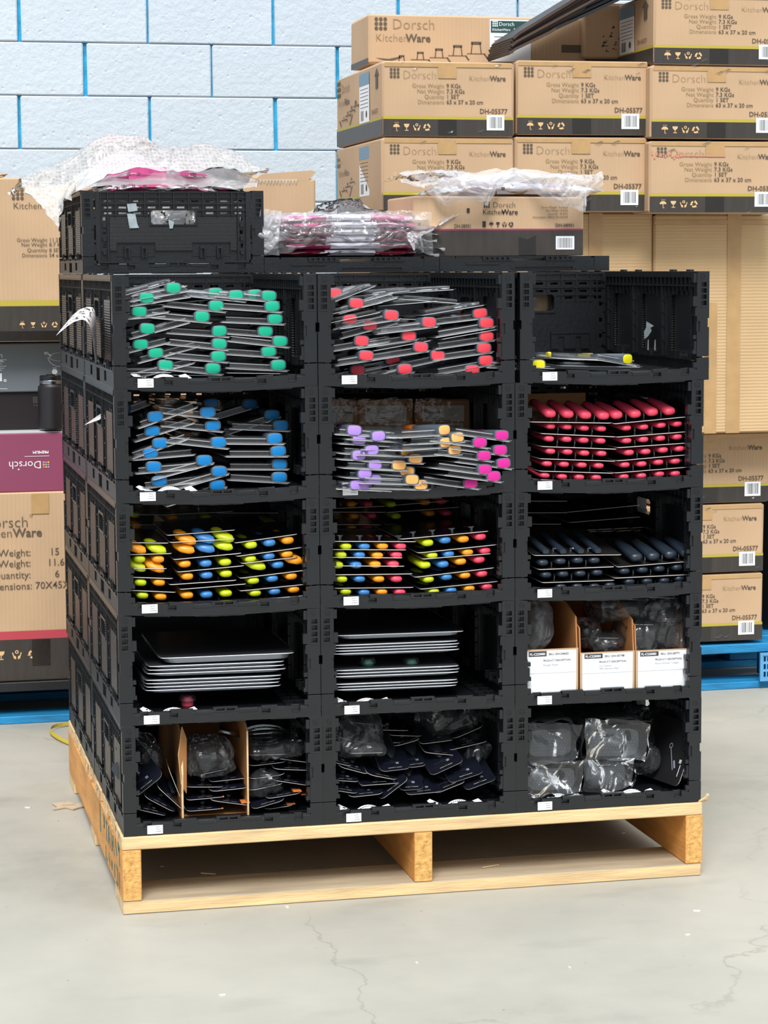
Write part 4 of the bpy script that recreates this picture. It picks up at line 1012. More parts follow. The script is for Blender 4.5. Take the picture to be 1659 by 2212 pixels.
# bag behind pile
def hump(u, v):
    px = 675+u*150; p = PY(px, 470-34*math.sin(math.pi*min(1, u*1.05))**.6*(1-v)-0*v, .93); return (p.x, .93+.06*math.sin(v*2), p.z)
tag(folds(hump, 50, 30, .007, 31, (26, 26, 16), 14, 2).build('plastic_bag', BAG), 'crinkled clear bag standing behind the magenta pile', 'plastic bag')

# bundle in the top-left crate
zc = TOPZ+.218
def g(px, py, Y): return PY(px, py, Y)
items = [('pink folded pack in a clear bag at the centre of the top-left bundle', 325, 383, .80, .27, .025, PINK), ('dark red pack lying right under the bubble wrap in the bundle', 380, 402, .84, .24, .018, DRED), ('lower magenta pack peeking over the crate rim', 330, 404, .76, .25, .016, MAG)]
for k, (lb, px, py, Y, W_, H_, m_) in enumerate(items):
    p = g(px, py, Y); flatpack(lb, p.x, Y, p.z-.012, W_, .24, H_, m_, k == 0 and False, 70+k, .012, 'pink packs in the top-left crate')
mb = MB(); p = g(317, 374, .68); mb.cbox(-.040, -.003, -.016, .043, .003, .013, .001); mb.v = [v+p for v in mb.v]
tag(mb.build('pink_card', mat('bright_pink_card', '#dd5f9b', .45)), 'bright pink card standing upright in the middle of the bundle', 'card')
# rounded lump wrapped in bubble wrap
mb = MB(); p0 = g(395, 352, .92)
secs = [((p0.x+x, p0.y, p0.z-.02+.010*math.cos(x*14)), .10*max(.05, (1-(x/.12)**2))**.5, .028*max(.05, (1-(x/.12)**2))**.5, (0, 1, 0), (0, 0, 1)) for x in [-.119+.238*k/12 for k in range(13)]]
mb.loft(secs, 14, 2.2); tag(mb.build('wrapped_pan', mat('dark_grey_pan', '#46494c', .45), smooth=True), 'dark grey rounded pan wrapped in bubble wrap on the top-left bundle', 'pan')
# bubble wrap sheet
top = [(36,400),(60,385),(100,365),(150,350),(200,320),(250,300),(310,292),(345,312),(400,318),(450,322),(500,335),(540,352),(580,362)]
bot = [(46,412),(75,442),(100,475),(122,500),(150,440),(180,408),(225,400),(270,398),(330,395),(400,398),(470,398),(530,378),(578,368)]
def lerp(tab, u):
    s_ = u*(len(tab)-1); i = min(int(s_), len(tab)-2); f_ = s_-i
    return tab[i][0]*(1-f_)+tab[i+1][0]*f_, tab[i][1]*(1-f_)+tab[i+1][1]*f_
def bub(u, v):
    u = min(max(u, 0), 1)
    a = lerp(top, u); c = lerp(bot, u)
    if v < .45:   # front apron
        s_ = v/.45; Yf = .60+.10*(s_**.8)
        if u < .35: Yf = .58+.12*s_
        lowcut = c[1] if u < .38 else a[1]+(c[1]-a[1])*.66
        py = lowcut+(a[1]-lowcut)*s_; px = c[0]+(a[0]-c[0])*s_ if u < .38 else a[0]
        return PY(px, py, Yf+.05)
    s_ = (v-.45)/.55; p = PY(a[0], a[1], .75); q_ = Vector((p.x, .75+.33*s_, p.z-.012*s_-.05*s_**3*min(1, u*3))); return q_
tag(folds(bub, 150, 70, .010, 3, (9, 9, 14), 9, 2).build('bubble_wrap', BUB, smooth=True), 'big crumpled bubble wrap sheet draped over the top-left crate', 'bubble wrap')
def inner(u, v):
    px = 160+u*400; py = 408-(26+22*math.sin(u*3.1)+8*math.sin(u*17))*v; p = PY(px, py, .64+.07*v); return p
tag(folds(inner, 140, 26, .004, 33, (18, 18, 18), 14, 2).build('plastic_bag', BAG), 'milky crinkled bag spilling over the rim of the top-left crate', 'plastic bag')
def inner2(u, v):
    px = 190+u*190; py = 395-(62*math.sin(math.pi*min(1, max(0, .15+u*.85))))*v; p = PY(px, py, .70+.06*v); return p
tag(folds(inner2, 60, 30, .004, 34, (18, 18, 16), 14, 2).build('plastic_bag', BAG), 'milky bag bulging at the left of the pink card', 'plastic bag')
# film inside the closed crate, seen through its grip, whitened as if light came through
def infilm(u, v): return (.04+u*.32, .668+.012*math.sin(u*20), TOPZ+.05+v*.11)
tag(folds(infilm, 70, 36, .006, 35, (24, 24, 20), 14, 1.6).build('plastic_bag', BAGW), 'crinkled bag inside the closed top crate, seen through its handle hole', 'plastic bag')
for (xa, za, s_) in ((.085, .13, .03), (.088, .085, .035)): pass
mb = MB()
for pts in ([(.098, .1515), (.118, .153), (.121, .137), (.101, .134)], [(.098, .131), (.116, .130), (.120, .108), (.124, .100), (.103, .099)], [(.188, .118), (.19, .098), (.197, .099), (.2, .113)]):
    mb.poly([(.003+a, .6125, TOPZ+z) for a, z in pts])
tag(mb.build('torn_sticker_remnants', mat('torn_sticker_grey', '#9aa5ab', .7, var=.2, vscale=80)), 'torn pale sticker remnants on the closed top crate front', 'sticker')
# curled paper on the left side of the stack
PAPER = mat('thin_paper_sheet', '#e9e3e4', .6)
def curl(tt):  # from lower right up over and down to the left, in picture space
    pts = [(206,784),(203,760),(200,735),(197,712),(192,700),(184,692),(176,690),(160,695),(145,705),(132,716),(121,725)]
    up = [(210,780),(209,750),(208,715),(207,690),(205,672),(200,664),(190,663),(172,668),(155,683),(138,703),(121,725)]
    s_ = tt*(len(pts)-1); i = min(int(s_), len(pts)-2); f_ = s_-i
    return [tuple(A_[i][k]*(1-f_)+A_[i+1][k]*f_ for k in (0, 1)) for A_ in (pts, up)]
mb = MB(); rows = []; mbp = MB()
def curlpt(tt, w_, lift=0):
    a, c = curl(tt); Ya = .33-.10*max(0, tt-.35)*0; X0_ = -.012-.10*max(0, tt-.3)*1.0
    px, py = a[0]*(1-w_)+c[0]*w_, a[1]*(1-w_)+c[1]*w_
    d = ray(px, py); Yp = .02+.22*w_+.22*tt
    p = CAMP+d*((Yp-CAMP.y)/d.y); 
    return p-d.normalized()*lift
for k in range(25): rows.append((mb.av(curlpt(k/24, 0)), mb.av(curlpt(k/24, .5)), mb.av(curlpt(k/24, 1))))
for r0, r1 in zip(rows, rows[1:]):
    for j in (0, 1): mb.f.append([r0[j], r0[j+1], r1[j+1], r1[j]]); mb.m.append(0)
pp = mb.build('curled_paper', PAPER, smooth=True); tag(pp, 'curled white printed sheet sticking out of the left side of the top crate', 'paper sheet')
rr = random.Random(77)
for k in range(46):
    t0 = rr.uniform(.38, .93); w0 = rr.uniform(.1, .85); dt = rr.uniform(.02, .06); dw = rr.uniform(.03, .09)
    mbp.quad(curlpt(t0, w0, .003), curlpt(t0+dt, w0+.04, .003), curlpt(t0+dt, w0+dw+.04, .003), curlpt(t0, w0+dw, .003))
fcp = lambda a, z: curlpt(.30-z, a, .002)
for k, s_ in enumerate(('PO UP', 'OO')): add_text(mbp, s_, .18, .10+.15*(1-k)-.12, .14, lambda a, z: curlpt(.25-(z-.02), a, .002), .01, sx=1.5 if k else 1.1)
mbp.build('printed_text', INK, pp)
mb = MB(); a = CR[(1, 0)]; mb.poly([(a.x-.002, a.y+.262, a.z+.145), (a.x-.030, a.y+.30, a.z+.132), (a.x+.01, a.y+.33, a.z+.155), (a.x+.01, a.y+.27, a.z+.158)]); mb.v = mb.v
tag(mb.build('paper_scrap', PAPER), 'small white paper tip poking from the second crate side handle', 'paper scrap')
# ---------------------------------------------------------------- crate contents
T1 = lambda zx, zy: (110+zx*.3556, 570+zy*.3556)     # picture crops the notes were taken in
T2 = lambda zx, zy: (680+zx*.2652, 570+zy*.2652)
T3 = lambda zx, zy: (1100+zx*.2652, 570+zy*.2652)
T4 = lambda zx, zy: (120+zx*.3496, 1060+zy*.3496)
T5 = lambda zx, zy: (680+zx*.2652, 1060+zy*.2652)
T6 = lambda zx, zy: (1100+zx*.2652, 1060+zy*.2652)
T7 = lambda zx, zy: (140+zx*.3496, 1500+zy*.3496)
T8 = lambda zx, zy: (690+zx*.2592, 1500+zy*.2592)
T9 = lambda zx, zy: (1100+zx*.337, 1480+zy*.337)
def W3(T, zx, zy, Y): return PY(*T(zx, zy), Y)
ORD = ['topmost', 'second', 'third', 'fourth', 'fifth', 'sixth', 'seventh', 'eighth', 'ninth', 'tenth', 'eleventh', 'twelfth', 'thirteenth', 'fourteenth']
TIP = {k: mat(k+'_silicone_tip', c, .45, spec=.4) for k, c in dict(green='#06a884', blue='#0078bc', coral='#e84452', purple='#ab86dc', peach='#f6b56a', magenta='#cf2590', yellow='#e8d90f').items()}
HC = {k: mat(k+'_handle_plastic', c, .42, spec=.5, coat=.1) for k, c in dict(lime='#c3d112', blue='#3c7fc0', orange='#f79c1c', pink='#ee4a63', red='#f04b66', black='#222c38').items()}
COLLAR = {k: mat(k+'_deep_collar', c, .5) for k, c in dict(green='#04573f', blue='#0a4a80', coral='#8e1526', purple='#5a3bb0', peach='#d6741f', magenta='#9c1468', yellow='#d6c410').items()}
# shared meshes of the tipped utensil packs (origin at the tip, y backwards)
mb = MB(); mb.loft([((0, .0005, 0), .0140, .0090), ((0, .0015, 0), .0158, .0108), ((0, .008, 0), .0160, .0110), ((0, .05, 0), .0150, .0100), ((0, .088, 0), .0120, .0085), ((0, .095, 0), .0095, .007)], 20, 3.2); ME_GRIP = mb.mesh('grip', GREYH, smooth=True, auto=.7)
mb = MB(); mb.loft([((0, -.0015, 0), .0110, .0070), ((0, -.0008, 0), .0130, .0090), ((0, .0012, 0), .0136, .0094)], 20, 3.2); ME_TIP = mb.mesh('silicone_tip', TIP['green'], smooth=True, auto=.7)
mb = MB(); mb.loft([((0, .094, 0), .0100, .0075), ((0, .10, 0), .0125, .0095), ((0, .125, 0), .0120, .009), ((0, .13, 0), .008, .006)], 14, 2.6); ME_COL = mb.mesh('collar', COLLAR['green'], smooth=True, auto=.7)
mb = MB(); mb.loft([((0, .13, 0), .005, .004), ((0, .2, 0), .005, .003), ((0, .21, 0), .02, .0025), ((0, .23, .001), .032, .002), ((0, .27, .003), .030, .002), ((0, .285, .004), .018, .002)], 10, 2.4); ME_TOOL = mb.mesh('tool_head', GREYB, smooth=True, auto=.8)
def round_card(mb, x0, x1, y0, y1, th, r=.010, zf=lambda x, y: 0, notch=None, rear=True):
    out = []
    for cx, cy, a0 in ((x0+r, y0+r, 180), (x1-r, y0+r, 270), (x1-r, y1-r, 0), (x0+r, y1-r, 90)):
        rr_ = r if (rear or cy == y0+r) else .001
        for k in range(4):
            a = math.radians(a0+30*k); out.append((cx+(r*math.cos(a)), cy+(r*math.sin(a))))
    k = len(out); lo = [mb.av((a, c, zf(a, c))) for a, c in out]; hi = [mb.av((a, c, zf(a, c)+th)) for a, c in out]
    mb.f.append(lo[::-1]); mb.m.append(0); mb.f.append(hi); mb.m.append(0)
    for i in range(k): mb.f.append([lo[i], lo[(i+1) % k], hi[(i+1) % k], hi[i]]); mb.m.append(1)
ME_PC = []; ME_PB = []
for v, (x0, x1, D_) in enumerate(((-.105, .020, .30), (-.088, .036, .30), (-.062, .060, .30), (-.036, .088, .30), (-.030, .060, .17))):
    mb = MB(); round_card(mb, x0, x1, .002, D_, .0017, .006); ME_PC.append(mb.mesh('backing_card', [CARDBLK if v % 2 else NAVY, SILV]))
    mb = MB(); xa, xb = x0+.004, x1-.002     # flange and raised tray
    mb.box(xa-.004, -.001, .0026, xb+.003, D_+.002, .0036, 1); mb.box(xa+.004, .010, .0105, xb-.004, .0115, .0125, 1)
    mb.loft([((((xa+xb)/2), .012, .006), (xb-xa)/2-.004, .0045), (((xa+xb)/2, .02, .0085), (xb-xa)/2-.006, .007), (((xa+xb)/2, D_-.01, .0085), (xb-xa)/2-.006, .007), (((xa+xb)/2, D_-.003, .006), (xb-xa)/2-.004, .004)], 12, 6)
    ME_PB.append(mb.mesh('blister_shell', [CLEAR2, plastic('clear_flange_edge', .35, '#ffffff', .1, 1.5) if v == 0 else bpy.data.materials['clear_flange_edge']]))
def tip_pack(label, p, col, card=-6, yaw=0, pitch=0, roll=0, v=0, group=None, cz=-.0125, nocard=False, cx=None):
    if cx is not None:
        room = p[0]-(CR[cx].x+.030); rroom = CR[cx].x+CW-.030-p[0]
        v = next((k for k, (a_, b_) in enumerate(((.105, .020), (.088, .036), (.062, .060), (.036, .088))) if a_ < room and b_ < rroom+.006), 4)
        if rroom < .04: v = 0
    t_ = thing('utensil_pack', label, 'utensil pack', p, (math.radians(pitch), math.radians(roll), math.radians(yaw)), group)
    put('grip', ME_GRIP, t_)
    def cm(me, m):
        key = me.name.split('.')[0]+col
        if key not in _cm: x = me.copy(); x.materials[0] = m; x.name = me.name.split('.')[0]; _cm[key] = x
        return _cm[key]
    put('silicone_tip', cm(ME_TIP, TIP[col]), t_); put('collar', cm(ME_COL, COLLAR[col]), t_); put('tool_head', ME_TOOL, t_)
    if not nocard:
        put('backing_card', ME_PC[v], t_, (0, 0, cz), (0, math.radians(-card-roll), 0)); put('blister_shell', ME_PB[v], t_, (0, 0, cz), (0, math.radians(-card-roll), 0))
    return t_
_cm = {}
def stacks_label(tips, names):
    """names the stack and rank of every tip: tips = [(x, y)], names = [(xmax, stack name)]"""
    out = {}; by = {}
    for i, (x, y) in enumerate(tips):
        s_ = next(nm for xm, nm in names if x < xm); by.setdefault(s_, []).append((y, i))
    for s_, l in by.items():
        for k, (y, i) in enumerate(sorted(l)): out[i] = (s_, k, len(l))
    return out
CNAME = lambda r, c: f'{ROWN[r]}-tier {COLN[c]} crate'
def rank(k, n_): return 'topmost' if k == 0 else ('lowest' if k == n_-1 else ORD[k]+' from the top')
rr = random.Random(14)
def tips_crate(T, r_, c_, col, tips, names, cardf, Y=.05, grp=None, yawf=lambda x, i: 0, deep={}, cz=-.0125):
    lab = stacks_label([(a, c) for a, c in tips], names)
    for i, (a, c) in enumerate(tips):
        s_, k, n_ = lab[i]; Yi = deep.get(i, Y+rr.uniform(-.008, .008)); p = W3(T, a, c, Yi)
        tip_pack(f'{col}-tipped pack, {rank(k, n_)} of the {s_} stack, {CNAME(r_, c_)}', p, col, cardf(a, c)+rr.uniform(-2, 2), yawf(a, i), -1, rr.uniform(-5, 4), rr.randrange(3), grp or f'{col}-tipped packs in the {CNAME(r_, c_)}', cz, cx=(r_, c_))
G1 = [(745,147),(582,207),(537,289),(1125,192),(1325,195),(1005,255),(1345,258),(918,320),(1362,333),(587,394),(1024,408),(1303,408),(545,488),(1024,486),(1393,470),(637,541),(1018,562),(1324,533),(697,615),(985,636),(1382,615),(1000,178),(1240,188)]
tips_crate(T1, 0, 0, 'green', G1, [(800, 'left'), (1160, 'middle'), (2000, 'right')], lambda a, c: (14 if c > 360 else 9) if a < 760 else (-5 if a < 1160 else -5), deep={21: .12, 22: .12})
G2 = [(973,850),(1210,852),(1345,918),(440,882),(635,929),(953,902),(616,1015),(985,983),(1397,982),(665,1090),(1020,1085),(1360,1062),(604,1150),(1382,1138),(933,1195),(625,1233),(1024,1262),(1390,1217),(660,1320),(1012,1344),(1389,1297)]
tips_crate(T1, 1, 0, 'blue', G2, [(800, 'left'), (1160, 'middle'), (2000, 'right')], lambda a, c: (17 if c < 1120 else 5) if a < 760 else ((-8 if c < 1100 else 14) if a < 1160 else (16 if c < 960 else -3)), deep={0: .20, 1: .24, 2: .14, 3: .16, 8: .10})
G3 = [(340,322),(287,452),(450,500),(625,418),(932,476),(1348,402),(1400,482),(767,585),(383,627),(1400,590),(865,678),(1380,687),(420,748),(635,780),(1003,747),(1395,788),(350,865),(735,858),(1284,865),(165,240)]
tips_crate(T2, 0, 1, 'coral', G3, [(560, 'left'), (1130, 'middle'), (2000, 'right')], lambda a, c: (16 if c < 560 else 7) if a < 560 else ((6 if c < 600 else 9) if a < 1130 else 8), deep={13: .08, 16: .07, 19: .12})
# extra cards thrown across the top of the coral stack
def flat_card_pack(label, p, L, Wd, card, yaw=0, pitch=0, group=None, m=None, th=.011, cat='utensil pack', tipcol=None):
    t_ = thing('utensil_pack', label, cat, p, (math.radians(pitch), math.radians(-card), math.radians(yaw)), group)
    mb = MB(); round_card(mb, -L/2, L/2, 0, Wd, .0011, .006); mb.build('backing_card', [m or CARDBLK, SILV], t_)
    mb = MB(); mb.box(-L/2-.003, -.002, .0013, L/2+.003, Wd+.002, .0018); mb.loft([((-L/2+.008, Wd/2, .002+th/2), Wd/2-.008, th/2-.001, (0,1,0), (0,0,1)), ((-L/2+.02, Wd/2, .002+th/2), Wd/2-.006, th/2, (0,1,0), (0,0,1)), ((L/2-.02, Wd/2, .002+th/2), Wd/2-.006, th/2, (0,1,0), (0,0,1)), ((L/2-.008, Wd/2, .002+th/2), Wd/2-.008, th/2-.001, (0,1,0), (0,0,1))], 12, 6)
    mb.build('blister_shell', CLEAR2, t_)
    mb = MB(); mb.tube([(-L*.38, Wd/2, .006), (L*.05, Wd/2, .006)], .0042, 8); mb.loft([((L*.05, Wd/2, .006), .004, .003, (0,1,0), (0,0,1)), ((L*.15, Wd/2, .006), .02, .002, (0,1,0), (0,0,1)), ((L*.38, Wd/2, .006), .02, .002, (0,1,0), (0,0,1))], 8, 2.4); mb.build('tool_head', GREYB, t_)
    if tipcol: mb = MB(); mb.loft([((-L*.40, Wd/2, .006), .008, .005, (0,1,0), (0,0,1)), ((-L*.36, Wd/2, .006), .010, .006, (0,1,0), (0,0,1))], 10, 3); mb.build('silicone_tip', TIP[tipcol], t_)
    return t_
gx = 'packs lying crosswise on top of the coral-red heap'
for (a, c, a2, c2, Y, lb) in ((135,305,500,165,.06,'pack lying steeply on the upper left of the coral-red heap'), (200,262,780,205,.12,'long pack lying crosswise at the back left of the coral-red heap'), (560,232,1140,196,.13,'topmost long pack at the back of the coral-red heap'), (120,398,560,300,.05,'pale pack wedged between the two upper left coral tips'), (520,330,1000,290,.09,'pack arching over the middle of the coral-red heap'), (700,272,1200,312,.10,'pack sloping down to the right at the back of the coral-red heap'), (880,405,1385,322,.05,'pack sloping up to the right over the upper right coral tips'), (110,470,540,380,.045,'pale pack sloping above the second left coral tip'), (1040,600,1490,520,.045,'pack under the second right coral tip, corner towards the front'), (480,695,950,610,.045,'pack sloping up to the right in the centre of the coral-red heap'),(700,435,1200,455,.10,'dull pack lying level between the two middle upper coral tips')):
    p0, p1 = W3(T2, a, c, Y), W3(T2, a2, c2, Y); L = (p1-p0).length
    flat_card_pack(lb, ((p0.x+p1.x)/2, Y, (p0.z+p1.z)/2-.004), L, .12, math.degrees(math.atan2(p1.z-p0.z, p1.x-p0.x)), 0, -1, gx, mat('pale_print_card', '#b9a99a', .5) if 'pale_print_card' not in bpy.data.materials else bpy.data.materials['pale_print_card'], .008)
gx = 'packs lying crosswise on the green-tipped heap'
for (a, c, a2, c2, Y, lb) in ((440,185,755,100,.07,'pale pack sloping up over the upper left green tip'), (655,240,1020,205,.09,'pale pack lying level under the upper middle green tips'), (620,200,960,185,.15,'pale pack at the back centre of the green-tipped heap'),(415,335,700,310,.045,'pale pack lying level under the third left green tip'),(395,655,735,652,.045,'lowest pack lying level at the left of the green-tipped heap'),(735,668,1040,672,.05,'lowest pack lying level at the middle of the green-tipped heap'),(1070,655,1400,660,.05,'lowest pack lying level at the right of the green-tipped heap')):
    p0, p1 = W3(T1, a, c, Y), W3(T1, a2, c2, Y); L = (p1-p0).length
    flat_card_pack(lb, ((p0.x+p1.x)/2, Y, (p0.z+p1.z)/2-.003), L, .12, math.degrees(math.atan2(p1.z-p0.z, p1.x-p0.x)), 0, -1, gx, bpy.data.materials['pale_print_card'], .008)
PUR = [(323,1357),(520,1403),(362,1432),(465,1517),(360,1560),(492,1635),(408,1708),(487,1757),(342,1800),(415,1800)]
PEA = [(1056,1353),(1163,1413),(1065,1456),(1140,1515),(755,1527),(820,1585),(687,1640),(752,1690),(793,1757),(865,1800)]
MGT = [(1525,1397),(1347,1455),(1513,1517),(1380,1563),(1540,1625),(1387,1675),(1460,1732),(1270,1788)]
def loose(T, r_, c_, col, tips, yaws, cards, names):
    lab = stacks_label(tips, names)
    for i, (a, c) in enumerate(tips):
        s_, k, n_ = lab[i]; p = W3(T, a, c, -.008+rr.uniform(-.006, .006))
        tip_pack(f'{col}-tipped pack, {rank(k, n_)} of the {s_}, {CNAME(r_, c_)}', p, col, cards(a, c), yaws[i % len(yaws)], -2, rr.uniform(-4, 4), i % 3, f'{col}-tipped packs in the {CNAME(r_, c_)}', -.0115, cx=(r_, c_))
loose(T2, 1, 1, 'purple', PUR, [0, 6, 5, 5, 6, 7, 8, 6, 12, 8], lambda a, c: -5, [(430, 'left purple row'), (2000, 'right purple row')])
loose(T2, 1, 1, 'peach', PEA, [24, 12, 24, 8, 12, 2, 2, -14, 10, 8], lambda a, c: 0 if a > 900 else -4, [(900, 'lower peach group'), (2000, 'upper peach group')])
loose(T2, 1, 1, 'magenta', MGT, [8, 8, 10, 8, 8, 10, 10, 4], lambda a, c: -9, [(1430, 'left magenta row'), (2000, 'right magenta row')])
for k, (a0, a1) in enumerate(((60, 340), (352, 800), (815, 1270))):
    p0 = W3(T2, a0, 1340, .27); p1 = W3(T2, a1, 1105, .27)
    zf_ = CR[(1, 1)].z+.0185; t_ = thing('small_carton', ['small brown carton at the rear left behind the purple tips', 'small brown carton at the rear centre, its label partly under film', 'small brown carton at the rear right above the peach tips'][k], 'box', (p0.x, .27, zf_), group='small cartons at the back of the second-tier middle crate'); W, H = p1.x-p0.x, p1.z-zf_
    put('carton_body', carton_body(W, .28, H, mat('dim_brown_cardboard', '#a5713f', .7) if k == 0 else bpy.data.materials['dim_brown_cardboard'], .003, seed=k), t_)
    hl = (W3(T2, a0, 1160, .27).z-zf_); hb = W3(T2, a0, 1290, .27).z-zf_
    x0_ = -.01+.012 if k == 0 else W*.13
    mb = MB(); rect(mb, x0_, hb, W*.88, hl, fx(0)); f2 = fx(.0006)
    if k: dots9(mb, W*.19, hl-.008, .0022, f2, 1)
    add_text(mb, 'Kitchen', W*.16 if k else W*.3, hl-.016, .008, f2, -.002, m=1); add_text(mb, 'Ware', W*.36 if k else W*.6, hl-.016, .008, f2, .03, m=1)
    for q in range(4): seg(mb, W*.6, hl-.008-q*.004, W*(.82-.04*q), hl-.008-q*.004, .0006, f2, 1)
    seg(mb, W*.2, hl-.026, W*.5, hl-.026, .0012, f2, 1); seg(mb, W*.3, hl-.031, W*.62, hl-.031, .0012, f2, 1)
    mb.build('paper_label', [mat('cream_label', '#c9bba6', .6) if k == 0 else bpy.data.materials['cream_label'], INK], t_)
    mb = MB(); rect(mb, W*.5, hb-.030, W*.86, hb-.004, fx(0)); barcode(mb, W*.53, hb-.028, W*.84, hb-.008, f2, 1, k); mb.build('barcode_label', [bpy.data.materials['cream_label'], INK], t_)
    def filmf(u, v): return (p0.x+u*W, .268-.004*math.sin(u*3), zf_+H*.55+H*.48*v)
    put('film', crumple(filmf, 14, 8, .004, 200+k, 25).mesh('film', CLEAR), t_).matrix_parent_inverse = Matrix.Translation(-t_.location)

# cards with several handles
def handle_mesh(kind):
    mb = MB()
    if kind == 'capsule': mb.loft([((0, 0, 0), .002, .0015), ((0, .0012, 0), .0070, .0040), ((0, .004, 0), .0098, .0057), ((0, .012, 0), .0112, .0065), ((0, .085, 0), .0095, .006), ((0, .105, .001), .006, .005), ((0, .11, .001), .002, .002)], 14, 2.5)
    elif kind == 'banana': mb.loft([((.006, 0, -.002), .002, .0015), ((.006, .003, -.002), .0075, .0045), ((.001, .018, 0), .0135, .0062), ((-.006, .045, .004), .0135, .0065), ((-.010, .085, .006), .009, .0055), ((-.010, .10, .006), .003, .003)], 14, 2.4)
    elif kind == 'bigcap': mb.loft([((0, 0, 0), .003, .002), ((0, .003, 0), .0100, .0062), ((0, .012, 0), .0128, .0085), ((-.002, .07, .004), .0115, .0078), ((-.003, .11, .006), .0078, .006), ((-.003, .125, .006), .0085, .006), ((-.003, .13, .006), .003, .003)], 14, 2.5)
    elif kind == 'slim': mb.loft([((0, 0, 0), .0060, .0042), ((0, .004, 0), .0072, .0052), ((0, .11, .002), .0066, .005), ((0, .125, .002), .004, .003)], 12, 3)
    return mb
HM = {}
def hmesh(kind, col):
    if (kind, col) not in HM: HM[(kind, col)] = handle_mesh(kind).mesh('handle', HC[col], smooth=True, auto=.9)
    return HM[(kind, col)]
mb = MB(); mb.loft([((0, .02, 0), .0015, .003), ((0, .12, 0), .001, .007), ((0, .2, 0), .0008, .001)], 6, 2); ME_BLADE = mb.mesh('blade', STEEL)
mb = MB(); mb.tube([(0, .012, -.010), (0, .012, .004), (.006, .012, .004)], .0016, 6); ME_CLIP = mb.mesh('plastic_clip', CLEAR2)
def hcard(label, T, line, hs, Y=.055, D=.22, kind='capsule', group=None, pitch=0, front=NAVY, hy=0.0, edge=None, sc=1.0, box_tan=False):
    """card: front edge line (x1,y1,x2,y2) and handle ends hs=[(x,y,colour[,kind])] in crop coordinates"""
    p0, p1 = W3(T, line[0], line[1], Y), W3(T, line[2], line[3], Y); L = (p1-p0).length; a = math.atan2(p1.z-p0.z, p1.x-p0.x)
    t_ = thing('handle_card', label, 'utensil card', p0, (math.radians(pitch), -a, 0), group)
    mb = MB(); round_card(mb, 0, L, 0, D, .0012, .007); mb.build('backing_card', [front, edge or CEDGE2], t_)
    Mi = (Matrix.Translation(p0) @ Euler((math.radians(pitch), -a, 0)).to_matrix().to_4x4()).inverted()
    for h in hs:
        q = Mi @ W3(T, h[0], h[1], Y+hy); kd = h[3] if len(h) > 3 else kind
        o = put('handle', hmesh(kd, h[2]), t_, (q.x, q.y, q.z), (.22 if kd == 'banana' else .06, 0, .08 if kd != 'banana' else .15)); o.scale = (sc, {'banana': .5, 'bigcap': .78}.get(kd, 1), sc)
        if kd != 'slim':
            b_ = put('blade', ME_BLADE, t_, (q.x, q.y+.10, max(q.z, .006)))
    if len(hs) > 1:
        for h, h2 in zip(hs, hs[1:]):
            if h[2] in ('red', 'black'): q = Mi @ W3(T, (h[0]+h2[0])/2, (h[1]+h2[1])/2, Y+hy+.01); put('plastic_clip', ME_CLIP, t_, (q.x, q.y, max(.006, q.z*.7)))
    return t_
# second tier right: red handles
g_ = 'red-handled cards in the second-tier right crate'
RL = [((150,1298,838,1303),[(345,1228),(490,1232),(635,1240),(780,1245)]),
 ((265,1385,870,1412),[(345,1325),(480,1330),(620,1340),(760,1345)]),((265,1490,880,1512),[(335,1428),(478,1432),(617,1440),(755,1445)]),((255,1590,870,1610),[(345,1530),(485,1535),(623,1545),(763,1548)]),
 ((250,1690,855,1708),[(318,1632),(457,1637),(602,1643),(740,1648)]),((205,1757,835,1790),[(300,1728),(442,1738),(582,1742),(720,1745)])]
RR = [((838,1308,1460,1250),[(890,1238),(1040,1230),(1180,1215),(1320,1207)]),
 ((878,1414,1505,1365),[(965,1338),(1105,1330),(1247,1316),(1380,1306)]),((885,1500,1520,1457),[(967,1443),(1105,1433),(1243,1423),(1380,1412)]),((880,1607,1500,1553),[(987,1541),(1123,1533),(1265,1520),(1400,1510)]),
 ((860,1706,1490,1655),[(953,1641),(1090,1634),(1227,1620),(1365,1612)]),((838,1790,1485,1738),[(945,1738),(1088,1730),(1235,1717),(1365,1713)])]
for nm, L_ in (('left', RL), ('right', RR)):
    for k, (ln, hs) in enumerate(L_):
        a, b_, c, d = ln
        if k == 0: ln = (a+15, b_-8 if nm == 'left' else b_-2, c, d-3)
        hcard(f'four-red-handle card, {rank(k, 6)} of the {nm} stack, {CNAME(1, 2)}', T3, ln, [h+('red',) for h in hs], .05 if k else .045, .26, 'bigcap' if k == 0 else 'capsule', g_, 5 if k == 0 else 0, hy=0.0)
# brown dividers behind
for k, (a, c, b_) in enumerate(((185, 1005, 600), (200, 1020, 515), (210, 1035, 430))):
    pass
for k in range(3):
    p0 = W3(T3, 170, 1120, .30+.0*k); p1 = W3(T3, 600-85*k, 1025+14*k, .22)
    t_ = thing('cardboard_divider', ['brown cardboard flap furthest right behind the red-handled cards', 'middle brown cardboard flap behind the red-handled cards', 'leftmost brown cardboard flap behind the red-handled cards'][k], 'cardboard', (CR[(1,2)].x+.04, .20, p1.z-.050)); mb = MB(); mb.cbox(0, 0, 0, p1.x-CR[(1,2)].x-.04, .005, .045, .001)
    mb.T = Matrix.Identity(4); mb.build('cardboard', bpy.data.materials['dim_brown_cardboard'], t_); t_.location.y = .20+.05*k
